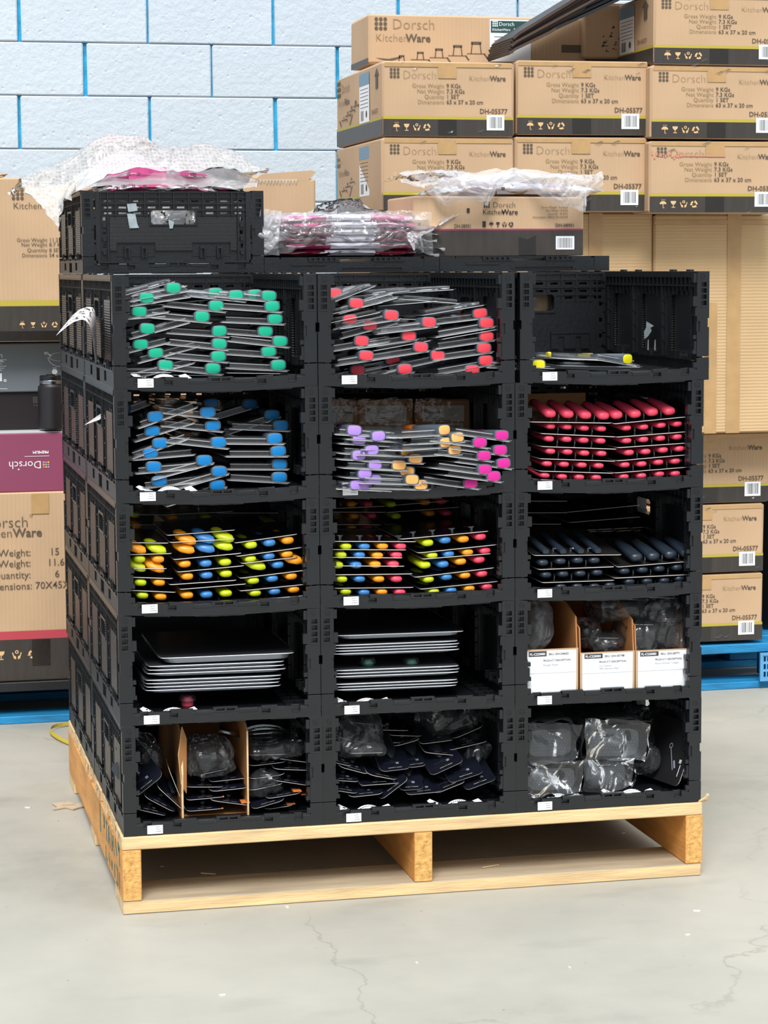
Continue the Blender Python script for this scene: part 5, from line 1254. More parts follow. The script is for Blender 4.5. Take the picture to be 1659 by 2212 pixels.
# third tier left
L3A = [((420,322,700,326),[]),((420,398,720,390),[(515,372,'orange','banana'),(640,374,'lime','banana')]),((425,482,690,484),[(523,427,'lime'),(640,428,'orange')]),((425,535,728,545),[(513,482,'lime','banana'),(628,487,'orange','banana')]),((448,617,745,630),[(530,572,'lime'),(645,572,'orange')]),((440,695,735,705),[(542,652,'lime'),(655,660,'orange')])]
L3B = [((690,278,1110,245),[]),((708,322,1110,300),[(825,316,'orange','banana'),(940,308,'blue','banana'),(1058,301,'lime','banana')]),((730,428,1150,388),[(815,372,'orange','banana'),(940,367,'blue','banana'),(1052,352,'lime','banana')]),((755,505,1168,465),[(805,457,'orange'),(935,454,'blue'),(1055,447,'lime')]),((705,583,1120,555),[(820,534,'orange'),(940,527,'blue'),(1060,518,'lime')]),((770,612,1180,578),[]),((780,708,1190,675),[(820,652,'orange'),(940,648,'blue'),(1060,640,'lime')])]
L3C = [((1110,325,1497,270),[]),((1120,408,1525,352),[(1215,340,'lime'),(1330,327,'blue'),(1443,312,'orange')]),((1150,452,1500,412),[(1210,427,'lime'),(1325,409,'blue'),(1437,397,'orange')]),((1140,543,1553,492),[(1255,474,'lime','banana'),(1380,462,'blue'),(1483,438,'orange','banana')]),((1140,622,1548,580),[(1228,560,'lime'),(1345,547,'blue'),(1463,533,'orange')]),((1190,680,1545,650),[(1240,637,'lime'),(1360,627,'blue'),(1478,615,'orange')])]
for nm, L_ in (('left', L3A), ('middle', L3B), ('right', L3C)):
    for k, (ln, hs) in enumerate(L_):
        n_ = len(L_); d_ = 'bare dark card' if not hs else ('two-colour handle card' if len(hs) == 2 else 'three-colour handle card')
        hcard(f'{d_}, {rank(k, n_)} of the {nm} stack, {CNAME(2, 0)}', T4, ln, hs, .045 if k else .05, .24, 'capsule', 'cards with coloured handles in the third-tier left crate', 0, sc=1.12)
        if not hs and k == 0:
            t_ = bpy.data.objects[-1] if False else None
# rear stack in the dark
rear = [((420,150,700,152),[(495,152,'lime')]),((420,210,700,214),[(510,222,'orange')]),((690,150,1100,130),[(730,170,'orange'),(935,170,'lime')]),((1000,140,1380,140),[]),((1100,232,1400,215),[(1345,205,'lime')])]
for k, (ln, hs) in enumerate(rear):
    hcard(['upper dim card at the rear left of the third-tier left crate', 'lower dim card at the rear left of the third-tier left crate', 'dim card at the rear centre of the third-tier left crate', 'dim bare card high at the rear right of the third-tier left crate', 'dim card low at the rear right of the third-tier left crate'][k], T4, ln, hs, .34, .2, 'capsule', 'cards in the dark rear of the third-tier left crate', 0)
# third tier middle
cs = ['lime', 'blue', 'orange', 'pink']
C3L = [((105,415,830,418),[]),((120,482,750,485),[(262,460),(412,460),(560,458),(708,458)]),((130,545,720,550),[(222,530),(373,530),(520,533),(675,530)]),((140,615,735,618),[(195,612),(345,612),(502,607),(650,605)]),((125,688,800,680),[]),((155,798,810,790),[(228,726),(373,725),(530,725),(675,725)]),((130,862,760,862),[(260,828),(410,835),(555,830),(703,832)])]
C3R = [((700,398,1420,332),[]),((840,510,1485,442),[(930,430),(1072,408),(1220,400),(1360,380)]),((880,560,1440,515),[(965,533),(1100,522),(1255,507),(1397,495)]),((815,708,1465,630),[(908,612),(1055,605),(1198,582),(1350,568)]),((860,805,1505,740),[(935,728),(1082,708),(1233,695),(1372,682)]),((850,860,1480,815),[(978,827),(1120,818),(1268,802),(1412,788)])]
for nm, L_ in (('left', C3L), ('right', C3R)):
    for k, (ln, hs) in enumerate(L_):
        t_ = hcard(f'{"four-colour handle card" if hs else "bare dark card"}, {rank(k, len(L_))} of the {nm} stack, {CNAME(2, 1)}', T5, ln, [h+(cs[i],) for i, h in enumerate(hs)], .045, .24, 'capsule', 'cards with coloured handles in the third-tier middle crate', sc=1.1)
        if k == 0:
            for i in range(4):
                a = ln[0]+(ln[2]-ln[0])*(.14+.22*i); c = ln[1]+(ln[3]-ln[1])*(.14+.22*i)
                mi = t_.matrix_basis.inverted(); q = mi @ W3(T5, a, c-28, .07); mb = MB(); mb.loft([((q.x, q.y, .001), .0025, .0025, (1,0,0), (0,1,0)), ((q.x, q.y, .007), .0025, .0025, (1,0,0), (0,1,0)), ((q.x-.001, q.y, .009), .007, .0025, (1,0,0), (0,1,0)), ((q.x-.001, q.y, .0105), .006, .002, (1,0,0), (0,1,0))], 10, 3); mb.build('plastic_clip', CLEAR2, t_)
rear = [((110,150,578,128),[(305,115,'orange'),(440,115,'pink')]),((140,176,580,178),[]),((600,125,1100,85),[(630,116,'lime'),(910,100,'orange'),(1045,92,'pink')]),((590,180,1185,135),[]),((140,278,545,280),[(325,213,'orange'),(470,210,'pink')]),((590,280,1190,240),[(670,212,'lime'),(948,190,'orange'),(1085,188,'pink')]),((130,345,560,348),[(308,313,'orange'),(437,315,'pink')]),((640,350,1200,318),[(700,318,'pink'),(845,305,'orange'),(1125,285,'lime')])]
for k, (ln, hs) in enumerate(rear):
    RN = ['highest dim card with handles at the rear left', 'bare dim card under the highest left one', 'highest dim card with three handles at the rear right', 'bare dim card under the highest right one', 'middle dim two-handle card at the rear left', 'middle dim card with three handles at the rear right', 'lowest dim two-handle card at the rear left', 'lowest dim card with three handles at the rear right']
    hcard(RN[k]+' of the third-tier middle crate', T5, ln, hs, .30, .24, 'capsule', 'cards in the dark rear of the third-tier middle crate')
# third tier right: black handles
R3L = [((200,530,920,525),[(300,498,'black','slim'),(440,497,'black','slim'),(585,495,'black','slim'),(725,492,'black','slim')]),((240,645,860,622),[(285,592),(428,580),(570,572),(705,572)]),((270,752,862,732),[(310,692),(450,685),(590,680),(728,672)]),((250,830,850,815),[(430,787),(565,785),(705,785),(830,775)])]
R3R = [((880,625,1510,575),[(1050,552),(1190,545),(1330,530),(1460,518)]),((860,715,1490,685),[(950,660),(1098,650),(1235,640),(1380,630)]),((860,803,1490,772),[(990,747),(1135,742),(1275,738),(1400,722)])]
for nm, L_ in (('left', R3L), ('right', R3R)):
    for k, (ln, hs) in enumerate(L_):
        hcard(f'four-black-handle card, {rank(k, len(L_))} of the {nm} stack, {CNAME(2, 2)}', T6, ln, [h if len(h) > 2 else h+('black',) for h in hs], .045, .25, 'bigcap' if (k == 0 and nm == 'right') else 'capsule', 'black-handled cards in the third-tier right crate', 6 if k == 0 else 0, front=CARDBLK, sc=1.1)
rear = [(140,87,480,87),(480,178,1065,120),(140,182,480,182),(490,262,1075,215),(140,275,430,275),(500,330,1100,300),(150,350,1080,325)]
for k, ln in enumerate(rear):
    hcard(['highest bare card at the rear left', 'highest bare card at the rear right', 'second bare card from above at the rear left', 'second bare card from above at the rear right', 'third bare card from above at the rear left', 'third bare card from above at the rear right', 'wide tan-edged card at the back'][k]+' of the third-tier right crate', T6, ln, [], .32, .22, 'capsule', 'bare cards in the rear of the third-tier right crate', front=CARDBLK if k < 6 else CARDD)

# flat clear packs
TRAY = plastic('frosted_tray_plastic', .45, '#dbe3ee', .15, 1.5)
def clampack(label, T, line, Y, D, th, group, top=CARDBLK):
    p0, p1 = W3(T, line[0], line[1], Y), W3(T, line[2], line[3], Y); L = (p1-p0).length; a = math.atan2(p1.z-p0.z, p1.x-p0.x)
    t_ = thing('clear_flat_pack', label, 'flat pack', p0, (0, -a, 0), group)
    mb = MB(); round_card(mb, .004, L-.006, .004, D, .0012, .008, lambda x, y: th); mb.build('backing_card', [top, SILV], t_)
    mb = MB(); mb.loft([((L/2, D/2, 0), L/2-.016, D/2-.012, (1,0,0), (0,1,0)), ((L/2, D/2, .0015), L/2-.012, D/2-.008, (1,0,0), (0,1,0)), ((L/2, D/2, th-.001), L/2-.009, D/2-.006, (1,0,0), (0,1,0)), ((L/2, D/2, th-.0005), L/2, D/2, (1,0,0), (0,1,0)), ((L/2, D/2, th+.0004), L/2, D/2, (1,0,0), (0,1,0))], 32, 12, caps=(1, 0)); mb.build('tray', TRAY, t_)
    mb = MB(); mb.box(.02, .02, .0025, L-.03, D-.02, th-.002); mb.build('board_insert', mat('white_board_insert', '#c4cdd6', .5) if 'white_board_insert' not in bpy.data.materials else bpy.data.materials['white_board_insert'], t_)
    return t_
gl = 'flat clear packs in the fourth-tier left crate'; gm = 'flat clear packs in the fourth-tier middle crate'
def pile(T, specs, g_, pre, suf, Y=.05, D=.33):
    for nm, (x1, y1, x2, y2), n_, th in specs:
        for k in range(n_):
            dy = k*(th+.0007)/W3S(T)
            clampack(f'{pre} {rank(k, n_).replace(" from the top", "") if n_ > 1 else "single"} of the {nm} {suf}', T, (x1+rr.uniform(-6, 6), y1+dy, x2+rr.uniform(-10, 6), y2+dy), Y, D, th, g_, DG[k % 2])
def W3S(T): return (W3(T, 500, 500, .05)-W3(T, 500, 501, .05)).length
DG = [mat('dark_grey_satin_card', '#34363c', .35), mat('deep_navy_card', '#1a1c34', .35)]
pile(T4, [('upper group', (640,1078,1495,1042), 1, .012), ('middle group', (560,1112,1440,1078), 3, .0065), ('lower group', (545,1196,1415,1162), 4, .0060)], gl, 'clear flat pack,', 'in the fourth-tier left crate')
pile(T5, [('top group', (160,1222,1245,1182), 1, .0085), ('second group', (125,1288,1205,1246), 4, .0050), ('third group', (125,1495,1205,1452), 3, .0055), ('bottom group', (140,1604,1195,1562), 3, .0050)], gm, 'clear flat pack,', 'in the fourth-tier middle crate')
for k, (T, a, c, col, lb) in enumerate(((T4, 815, 1280, 'pink', 'red round knob squeezed under the flat packs of the fourth-tier left crate'), (T5, 430, 1385, 'green', 'left green knob between the flat pack groups of the fourth-tier middle crate'), (T5, 785, 1383, 'green', 'right green knob with clear dome between the flat pack groups'))):
    p = W3(T, a, c, .10); t_ = thing('knob', lb, 'knob', p)
    mb = MB(); lathe(mb, [(.010, -.016), (.012, -.015), (.0125, -.006), (.009, .0), (.009, .004)], 20); mb.build('grip', HC['pink'] if col == 'pink' else mat('sea_green_knob', '#1f8a6c', .4) if k == 1 else bpy.data.materials['sea_green_knob'], t_, smooth=True, auto=.7)
    mb = MB(); lathe(mb, [(.0175, -.006), (.018, -.003), (.016, .003), (.013, .006)], 20); mb.build('clear_dome', CLEAR2, t_, smooth=True)
    # the knob is held from below by the pack it belongs to
# liner sheets and printed strips on crate floors
def liner(r_, c_, x0=.06, x1=.30, label=None):
    L = CR[(r_, c_)]; mb = MB(); mb.box(L.x+x0, L.y+.018, L.z+.0171, L.x+x1, L.y+.40, L.z+.0179); tag(mb.build('liner_sheet', mat('black_liner', '#0f1116', .3, spec=.6) if 'black_liner' not in bpy.data.materials else bpy.data.materials['black_liner']), f'glossy black liner sheet on the floor of the {CNAME(r_, c_)}', 'sheet')
def strip_labels(r_, c_, x0, which):
    L = CR[(r_, c_)]; zb_ = L.z+.0182; pts = []
    t_ = thing('printed_strip', f'white printed sticker strip curling at the {which} of the {CNAME(r_, c_)}', 'sticker', (L.x+x0, L.y+.012, zb_))
    def pc(me_pts, name):
        mb = MB(); mb.poly(me_pts); return mb
    mb = MB(); mb.poly([(0, .02, .010), (.008, .03, .012), (.037, .0, .001), (.012, .0, .002)]); mb.build('sticker_end', WHITE, t_)
    mb = MB(); 
    for k in range(6):
        a0 = k/6; a1 = (k+1)/6; h = lambda s_: .0085*math.sin(math.pi*s_)**.7+.001
        mb.quad((.045+.042*a0, .002, h(a0)*.5), (.045+.042*a1, .002, h(a1)*.5), (.043+.046*a1, .022, h(a1)), (.043+.046*a0, .022, h(a0)))
    mb.build('sticker_middle', WHITE, t_, smooth=True)
    mb = MB(); mb.poly([(.096, .0, .001), (.118, .002, .001), (.108, .022, .009), (.094, .018, .006)]); mb.build('sticker_tab', WHITE, t_)
    mb = MB(); r2 = random.Random(r_*7+c_)
    for k in range(14): a = r2.uniform(.35, .95); s_ = r2.uniform(0, 1); p = Vector((.006, .022, .0105)).lerp(Vector((.030, .001, .0025)), a)+Vector((-.006*s_, .004*s_, .0012)); mb.quad(p, p+Vector((.003, 0, 0)), p+Vector((.0025, .0015, .0006)), p+Vector((-.0005, .0015, .0006)))
    for k in range(9): x = .048+k*.0042; mb.quad((x, .012, .0085*math.sin(math.pi*(x-.045)/.044)**.7*.85+.0018), (x+.003, .012, .0085*math.sin(math.pi*(x+.003-.045)/.044)**.7*.85+.0018), (x+.003, .0136, .0085*math.sin(math.pi*(x+.003-.045)/.044)**.7*.9+.002), (x, .0136, .0085*math.sin(math.pi*(x-.045)/.044)**.7*.9+.002))
    mb.build('printed_marks', INK, t_)
for r_, c_ in ((3, 0), (3, 1), (4, 0), (4, 1), (4, 2), (1, 0)): liner(r_, c_)
strip_labels(3, 0, .042, 'front left'); strip_labels(3, 1, .032, 'front left'); strip_labels(4, 1, .032, 'front left'); strip_labels(4, 1, .220, 'front right'); strip_labels(4, 2, .020+.012, 'front left'); strip_labels(4, 2, .192, 'front right'); strip_labels(1, 0, .042, 'front left'); strip_labels(0, 0, .035, 'front left')

# fourth tier right: three labelled bins
zb_ = CR[(3, 2)].z+.0185
BIN = [(1133,1402,1249,1488,'Straight Peeler','','SKU :DH-04652','left'), (1253,1408,1371,1490,'Can Opener','18/0 Satinless Steel','SKU :DH-05748','middle'), (1373,1403,1493,1488,'Silicon Kitchen Tongue','','SKU :DH-05771','right')]
for k, (a, b_, c, d, s1, s2, sku, nm) in enumerate(BIN):
    Yb = .022+.002*k; x0, z0, x1, z1 = boxat(a, b_, c, d, Yb); W, H = x1-x0, z1-zb_
    t_ = thing('cardboard_bin', f'open bin with white product label, {nm} one of three, fourth-tier right crate', 'box', (x0, Yb, zb_), group='labelled bins in the fourth-tier right crate'); D = .34
    mb = MB(); mb.box(0, 0, 0, W, .003, H); mb.build('front_wall', CARD, t_)
    for xx, nm2 in ((0, 'side_wall'), (W-.003, 'side_wall')):
        mb = MB(); hh = H+(.055 if xx or k == 0 else .03)
        mb.prism([(0, 0), (D, 0), (D, H+.095), (.10, H+.090), (.012, H+.062), (.004, H)] if xx else [(0, 0), (D, 0), (D, H+.095), (.10, H+.08), (.01, H+.050), (.004, H)], xx, xx+.003, 'x'); mb.build(nm2, CARDD, t_)
    mb = MB(); mb.box(0, D-.003, 0, W, D, H+.09); mb.build('rear_wall', CARDD, t_); mb = MB(); mb.box(0, 0, 0, W, D, .003); mb.build('bottom', CARDD, t_)
    Lw, Lh = W*.92, H*.92; o_ = (W-Lw)/2; mb = MB(); rect(mb, o_, H*.03, o_+Lw, H*.97, lambda q_, z_: (q_, -.0006, z_)); f2 = lambda q_, z_: (q_, -.0010, z_); f3_ = lambda q_, z_: (q_, -.0013, z_)
    rect(mb, o_+Lw*.04, H*.85, o_+Lw*.40, H*.965, f2, 1); add_text(mb, 'FL-C220083', o_+Lw*.06, H*.878, .0066, f3_, .02, m=0)
    add_text(mb, sku, o_+Lw*.44, H*.87, .0064, f3_, .015, m=1); add_text(mb, 'PRODUCT DESCRIPTION:', o_+Lw*.33, H*.735, .0056, f3_, .01, m=1, sx=.92)
    add_text(mb, s1, o_+Lw*.33, H*.64, .0055, f3_, 0, m=2); 
    if s2: add_text(mb, s2, o_+Lw*.33, H*.57, .0055, f3_, 0, m=2)
    seg(mb, o_, H*.48, o_+Lw, H*.485, .0005, f3_, 2)
    mb.build('product_label', [WHITE, mat('dark_label_print', '#3a3a40', .5) if k == 0 else bpy.data.materials['dark_label_print'], mat('grey_label_print', '#85868c', .5) if k == 0 else bpy.data.materials['grey_label_print']], t_)
def bagblob(name, label, cat, px0, py0, px1, py1, Y, D, m, seed, amp=.010, T=None, n_=(22, 16), group=None, top=1.0, inner=None):
    x0, z0, x1, z1 = boxat(px0, py0, px1, py1, Y)
    cx, cz = (x0+x1)/2, (z0+z1)/2
    def f(u, v):
        a = 2*math.pi*u; b2 = math.pi*(v-.5)
        return (cx+(x1-x0)/2*math.copysign(abs(math.cos(a))**.6, math.cos(a))*math.cos(b2)**.6, Y+D/2+D/2*math.copysign(abs(math.sin(a))**.6, math.sin(a))*math.cos(b2)**.6, cz+(z1-z0)/2*math.copysign(abs(math.sin(b2))**.7, math.sin(b2)))
    if inner is None: return tag(folds(f, 72, 40, amp*.9, seed).build(name, m), label, cat, group)
    t_ = thing(name, label, cat, (cx, Y+D/2, z0), group=group)
    me = folds(f, 72, 40, amp*.9, seed)
    me.v = [v_-Vector((cx, Y+D/2, z0)) for v_ in me.v]; me.build('plastic_film', m, t_)
    inner(t_, x1-x0, D, z1-z0); return t_
DARKP = mat('dark_moulded_tool', '#15181e', .3, spec=.6, coat=.3)
def in_tool(t_, W, D, H):
    mb = MB(); mb.loft([((-W*.32, 0, H*.4), .006, .008, (0,1,0), (0,0,1)), ((-W*.1, 0, H*.5), .014, .02, (0,1,0), (0,0,1)), ((W*.12, 0, H*.45), .014, .016, (0,1,0), (0,0,1)), ((W*.34, 0, H*.5), .006, .01, (0,1,0), (0,0,1))], 12, 2.3)
    mb.tube([(-W*.3, -.01, H*.25), (0, -.012, H*.3), (W*.3, -.01, H*.28)], .004, 8); mb.build('tool', DARKP, t_, smooth=True, auto=.8)
def in_card(t_, W, D, H):
    in_tool(t_, W, D, H); mb = MB(); mb.T = Matrix.Translation((0, -D*.3, H*.86)) @ Matrix.Rotation(.06, 4, 'Y'); round_card(mb, -W*.40, W*.40, 0, D*.7, .0012, .008); mb.build('backing_card', [NAVY, CEDGE], t_)
MILK = plastic('grey_milky_bag', .4, '#9fa4aa', .2, 1.45, .8, 20)
bagblob('tool_bag', 'grey bagged tool standing in the left bin of the fourth tier', 'bagged tool', 1136, 1305, 1188, 1404, .07, .10, MILK, 301, .009, n_=(18, 16), inner=in_tool)
bagblob('tool_bag', 'clear bagged metal tool at the top left of the middle bin', 'bagged tool', 1256, 1350, 1302, 1400, .08, .10, BAGC, 302, .008, n_=(16, 12), inner=in_tool)
bagblob('tool_bag', 'clear bagged steel opener low in the middle bin', 'bagged tool', 1288, 1378, 1352, 1408, .06, .10, BAGC, 303, .006, n_=(16, 10), inner=in_card)
bagblob('tool_bag', 'clear bagged tongs leaning on the middle bin wall, under the top rim', 'bagged tool', 1305, 1294, 1420, 1340, .06, .16, BAGC, 304, .010, n_=(24, 14), inner=in_card)
bagblob('tool_bag', 'clear bag hanging out at the upper right of the right bin', 'bagged tool', 1400, 1288, 1496, 1350, .05, .15, BAGC, 305, .011, n_=(22, 14), inner=in_card)
bagblob('tool_bag', 'pale crinkled bag filling the left of the right bin', 'bagged tool', 1366, 1346, 1430, 1407, .03, .14, BAGC, 306, .011, n_=(20, 14), inner=in_card)
bagblob('tool_bag', 'pale crinkled bag filling the right of the right bin', 'bagged tool', 1420, 1338, 1496, 1404, .04, .14, BAGC, 307, .012, n_=(20, 14), inner=in_card)

# hang cards
SLOTM = mat('hang_slot_dark', '#050608', .6)
def hang_card(label, T, line, Y, D=.11, pitch=12, group=None, logo=True, seed=0, tool=True, edge=None, m=None):
    p0, p1 = W3(T, line[0], line[1], Y), W3(T, line[2], line[3], Y); L = (p1-p0).length; a = math.atan2(p1.z-p0.z, p1.x-p0.x)
    E_ = Euler((math.radians(pitch), -a, 0)); t_ = thing('hang_card', label, 'hang card', p0, E_, group)
    r2 = random.Random(seed); bow = r2.uniform(-.002, .003)
    mb = MB(); round_card(mb, 0, L, 0, D, .0009, min(.012, L*.2), lambda x, y: bow*math.sin(math.pi*x/L)); mb.build('card', [m or NAVY, edge or CEDGE], t_)
    zt_ = .0014+max(0, bow)+.0005; f = lambda a_, z_: (a_, z_, zt_)
    mb = MB(); c_ = L*.5; seg(mb, c_-.014, .0085, c_+.014, .0085, .0022, f, 0); disc(mb, c_, .0085, .0038, f, 10, 0); seg(mb, c_-.014, .0072, c_+.014, .0072, .0007, f, 1)
    mb.build('hang_slot', [SLOTM, CEDGE], t_)
    if logo:
        mb = MB(); fm = lambda a_, z_: (a_, z_, zt_); dots9(mb, L*.62, .021, .0021, fm, 0, .45); 
        vs, fs = text_polys('Dorsch', .0085, -.004)
        b0 = len(mb.v)
        for v_ in vs: mb.av((L*.56-v_.x, .020-v_.y+.006, zt_))
        for f_ in fs: mb.f.append([b0+i for i in f_]); mb.m.append(1)
        mb.build('printed_logo', [mat('pale_logo_print', '#8d93a3', .4) if 'pale_logo_print' not in bpy.data.materials else bpy.data.materials['pale_logo_print'], mat('dim_logo_print', '#2c313f', .3) if 'dim_logo_print' not in bpy.data.materials else bpy.data.materials['dim_logo_print']], t_)
    if tool:
        mb = MB(); mb.loft([((L*.5, .035, .005), .004, .003), ((L*.48, .05, .007), .012, .006), ((L*.5, .08, .008), .014, .007), ((L*.5, D+.02, .008), .008, .006)], 10, 2.3); mb.build('tool', DARKP, t_, smooth=True, auto=.8)
    return t_
def cards(T, r_, c_, spec, group, base):
    for k, (ln, Y, D, pt, lb, lg) in enumerate(spec): hang_card(f'{lb}', T, ln, Y, D, pt, group, lg, base+k)
C5 = [((280,240,560,268),.16,.10,2,'dim hang card, highest at the left back of the bottom-tier middle crate',0),((440,300,750,306),.14,.10,2,'dim hang card, second from above at the left back of the navy heap',0),((590,345,860,352),.13,.10,3,'dim hang card at the centre back of the navy heap',0),((160,360,440,414),.09,.10,3,'dim hang card sloping down to the right at the upper left of the navy heap',0),
((400,400,690,406),.12,.10,3,'level hang card with thin bright edge at the upper centre of the navy heap',0),((620,436,840,374),.11,.10,3,'hang card sloping up to the right above the centre of the navy heap',0),((850,420,1120,385),.10,.10,6,'hang card with wide slot at the upper right centre of the navy heap',1),((1120,375,1372,266),.12,.11,5,'steep hang card at the very top right of the navy heap',1),((880,488,1152,514),.08,.09,6,'hang card with clear clip just right of centre in the navy heap',0),((1090,470,1408,395),.09,.10,6,'hang card sloping up at the right, below the steep top right card',1),
((250,497,545,490),.06,.10,4,'level hang card under a film loop at the left of the navy heap',0),((107,562,268,600),.06,.09,10,'short hang card at the left rim, upper one',1),((160,600,420,668),.055,.10,10,'hang card sloping down right at the left of the navy heap, logo visible',1),((400,664,655,714),.05,.10,8,'hang card sloping down right towards the centre front',0),
((510,648,765,618),.055,.11,26,'large hang card in the centre of the navy heap, logo facing up',1),((745,612,890,592),.07,.10,24,'hang card tucked right behind the large central one',1),((935,685,1208,560),.055,.11,28,'large hang card right of centre, tilted up to the right with logo',1),((1090,748,1375,655),.05,.12,28,'large hang card at the right, tilted, with logo and wide slot',1),((1225,808,1480,712),.045,.10,26,'lowest large hang card at the right of the navy heap',1),
((107,718,332,734),.045,.09,12,'hang card at the left rim, lower middle one with small logo',1),((350,768,662,746),.045,.10,8,'level hang card low left of centre in the navy heap',0),((107,795,325,828),.04,.08,12,'hang card at the left rim, lowest one',1),((250,858,538,826),.035,.08,12,'lowest front hang card at the left of the navy heap',1),((520,885,748,712),.04,.08,20,'hang card standing steeply in the lower centre of the navy heap',1),
((670,802,875,790),.05,.10,30,'hang card facing the front in the lower centre with bright logo',1),((735,845,1022,815),.04,.08,16,'lowest hang card right of centre, logo at its right end',1),((975,835,1222,735),.045,.09,14,'narrow hang card sloping up right under the large right ones',1)]
cards(T8, 4, 1, C5, 'navy hang cards heaped in the bottom-tier middle crate', 500)
L5 = [((430,712,625,756),.05,.10,10,'lowest hang card on the floor at the left of the bottom-tier left crate',1),((490,632,682,732),.055,.10,14,'hang card sloping down right under the big tilted one',0),((570,572,742,728),.06,.10,10,'steep hang card leaning against the cardboard bin, second from below',0),((640,455,748,722),.075,.09,4,'steepest hang card leaning against the cardboard bin',0),((420,650,612,498),.05,.10,38,'big tilted hang card facing the front at the left, bird shaped clip on it',1),
((790,508,1015,458),.09,.12,5,'top hang card in the cardboard bin, wrapped in film',0),((900,545,1132,520),.08,.12,4,'second hang card from above at the right of the cardboard bin',0),((750,576,982,576),.07,.12,4,'upper hang card at the left of the cardboard bin',0),((900,601,1136,576),.06,.12,5,'third hang card from above at the right of the cardboard bin',0),((755,658,985,636),.06,.12,4,'middle hang card at the left of the cardboard bin, orange corner',0),((905,658,1142,688),.05,.12,4,'lowest hang card at the right of the cardboard bin, orange corner',0),((755,726,980,708),.05,.12,4,'lowest hang card at the left of the cardboard bin, orange corner',0),
((1140,380,1382,374),.09,.12,4,'topmost hang card right of the cardboard bin',0),((1290,394,1522,424),.08,.12,4,'topmost hang card at the far right beside the bin',0),((1142,444,1370,418),.085,.12,4,'second hang card from above right of the bin',0),((1292,462,1520,470),.07,.12,4,'second hang card at the far right beside the bin',0),((1142,524,1365,492),.07,.12,5,'third hang card from above right of the bin',0),((1290,534,1506,567),.06,.12,4,'third hang card at the far right beside the bin',0),((1142,598,1352,553),.06,.12,5,'fourth hang card from above right of the bin',0),((1250,648,1462,612),.05,.11,6,'hang card with orange corner at the lower right of the bin',0),((1160,712,1362,652),.045,.11,12,'lowest hang card right of the bin, tilted up to the right',0),((1240,714,1420,684),.06,.10,6,'bottom hang card with orange corner behind the lowest tilted one',0)]
cards(T7, 4, 0, L5, 'hang cards in the bottom-tier left crate', 600)
ORG = mat('orange_card_corner', '#d9793a', .5)
for k, (a, c, Y) in enumerate(((960, 640, .065), (1120, 676, .055), (955, 712, .055), (1440, 606, .055), (1488, 625, .08), (1400, 684, .065))):
    p = W3(T7, a, c, Y); mb = MB(); mb.box(-.009, 0, -.001, .008, .03, .0006); mb.v = [v+p+Vector((0, 0, .0022)) for v in mb.v]
    tag(mb.build('orange_card_corner', ORG), ['orange printed corner on the middle left card of the bin', 'orange printed corner on the lowest right card of the bin', 'orange printed corner on the lowest left card of the bin', 'orange printed corner right of the bin, left one of two', 'orange printed corner at the far right of the bottom left crate', 'orange printed corner low right of the bin'][k], 'printed corner')
# cardboard bin of the bottom-left crate
xa = W3(T7, 735, 700, .05).x; xb = W3(T7, 1128, 700, .05).x; zf_ = CR[(4, 0)].z+.0185
t_ = thing('cardboard_bin', 'tall cardboard bin open to the front in the bottom-tier left crate', 'box', (xa, .05, zf_)); W = xb-xa
mb = MB(); mb.prism([(0, 0), (.36, 0), (.36, .185), (.06, .180), (.01, .168), (-.004, .09), (.002, .05)], -.004, .0, 'x', 0, 1); mb.build('side_wall', [CARDD, CARDE], t_)
mb = MB(); mb.prism([(0, 0), (.36, 0), (.36, .185), (.03, .183), (.0, .17)], W, W+.0035, 'x', 0, 1); mb.build('side_wall', [CARDD, CARDE], t_)
mb = MB(); mb.box(0, .355, 0, W, .36, .185); mb.build('rear_wall', CARDD, t_); mb = MB(); mb.box(0, 0.02, 0, W, .355, .002); mb.build('bottom', CARDD, t_)
mb = MB(); mb.T = Matrix.Translation((-.004, .0, .10)) @ Matrix.Rotation(.5, 4, 'Z'); mb.prism([(0, -.03), (.012, -.05), (.014, .06), (.004, .085), (-.006, .03)], -.001, .002, 'y', 0, 1); mb.build('torn_flap', [CARDD, CARDE], t_)
bagblob('film_loop', 'shiny clear film ring around the top card of the cardboard bin', 'plastic bag', 405, 1612, 512, 1680, .06, .14, BAGC, 401, .008, n_=(26, 14))
bagblob('plastic_bag', 'clear bag on the uppermost cards right of the cardboard bin', 'plastic bag', 536, 1610, 664, 1640, .06, .14, BAGC, 402, .008, n_=(26, 12))
bagblob('plastic_bag', 'dark crinkled bag at the left wall of the bottom-tier left crate', 'plastic bag', 286, 1620, 350, 1672, .09, .14, BAGC, 403, .010, n_=(20, 12))
bagblob('plastic_bag', 'clear bag between the lower right cards of the bottom-tier left crate', 'plastic bag', 540, 1680, 625, 1722, .06, .12, BAGC, 404, .008, n_=(20, 12))
bagblob('plastic_bag', 'clear crumpled film over the upper left of the navy heap', 'plastic bag', 725, 1555, 832, 1638, .07, .14, BAGC, 405, .010, n_=(24, 14))
bagblob('plastic_bag', 'clear film loop around the left front card of the navy heap', 'plastic bag', 752, 1612, 836, 1634, .05, .10, BAGC, 406, .006, n_=(20, 10))
bagblob('plastic_bag', 'clear crumpled film at the upper right of the navy heap', 'plastic bag', 930, 1530, 1035, 1590, .12, .14, BAGC, 407, .010, n_=(24, 14))
bagblob('plastic_bag', 'dark glossy bag at the right of the navy heap', 'plastic bag', 1000, 1600, 1060, 1660, .10, .12, BAGC, 408, .010, n_=(18, 12))
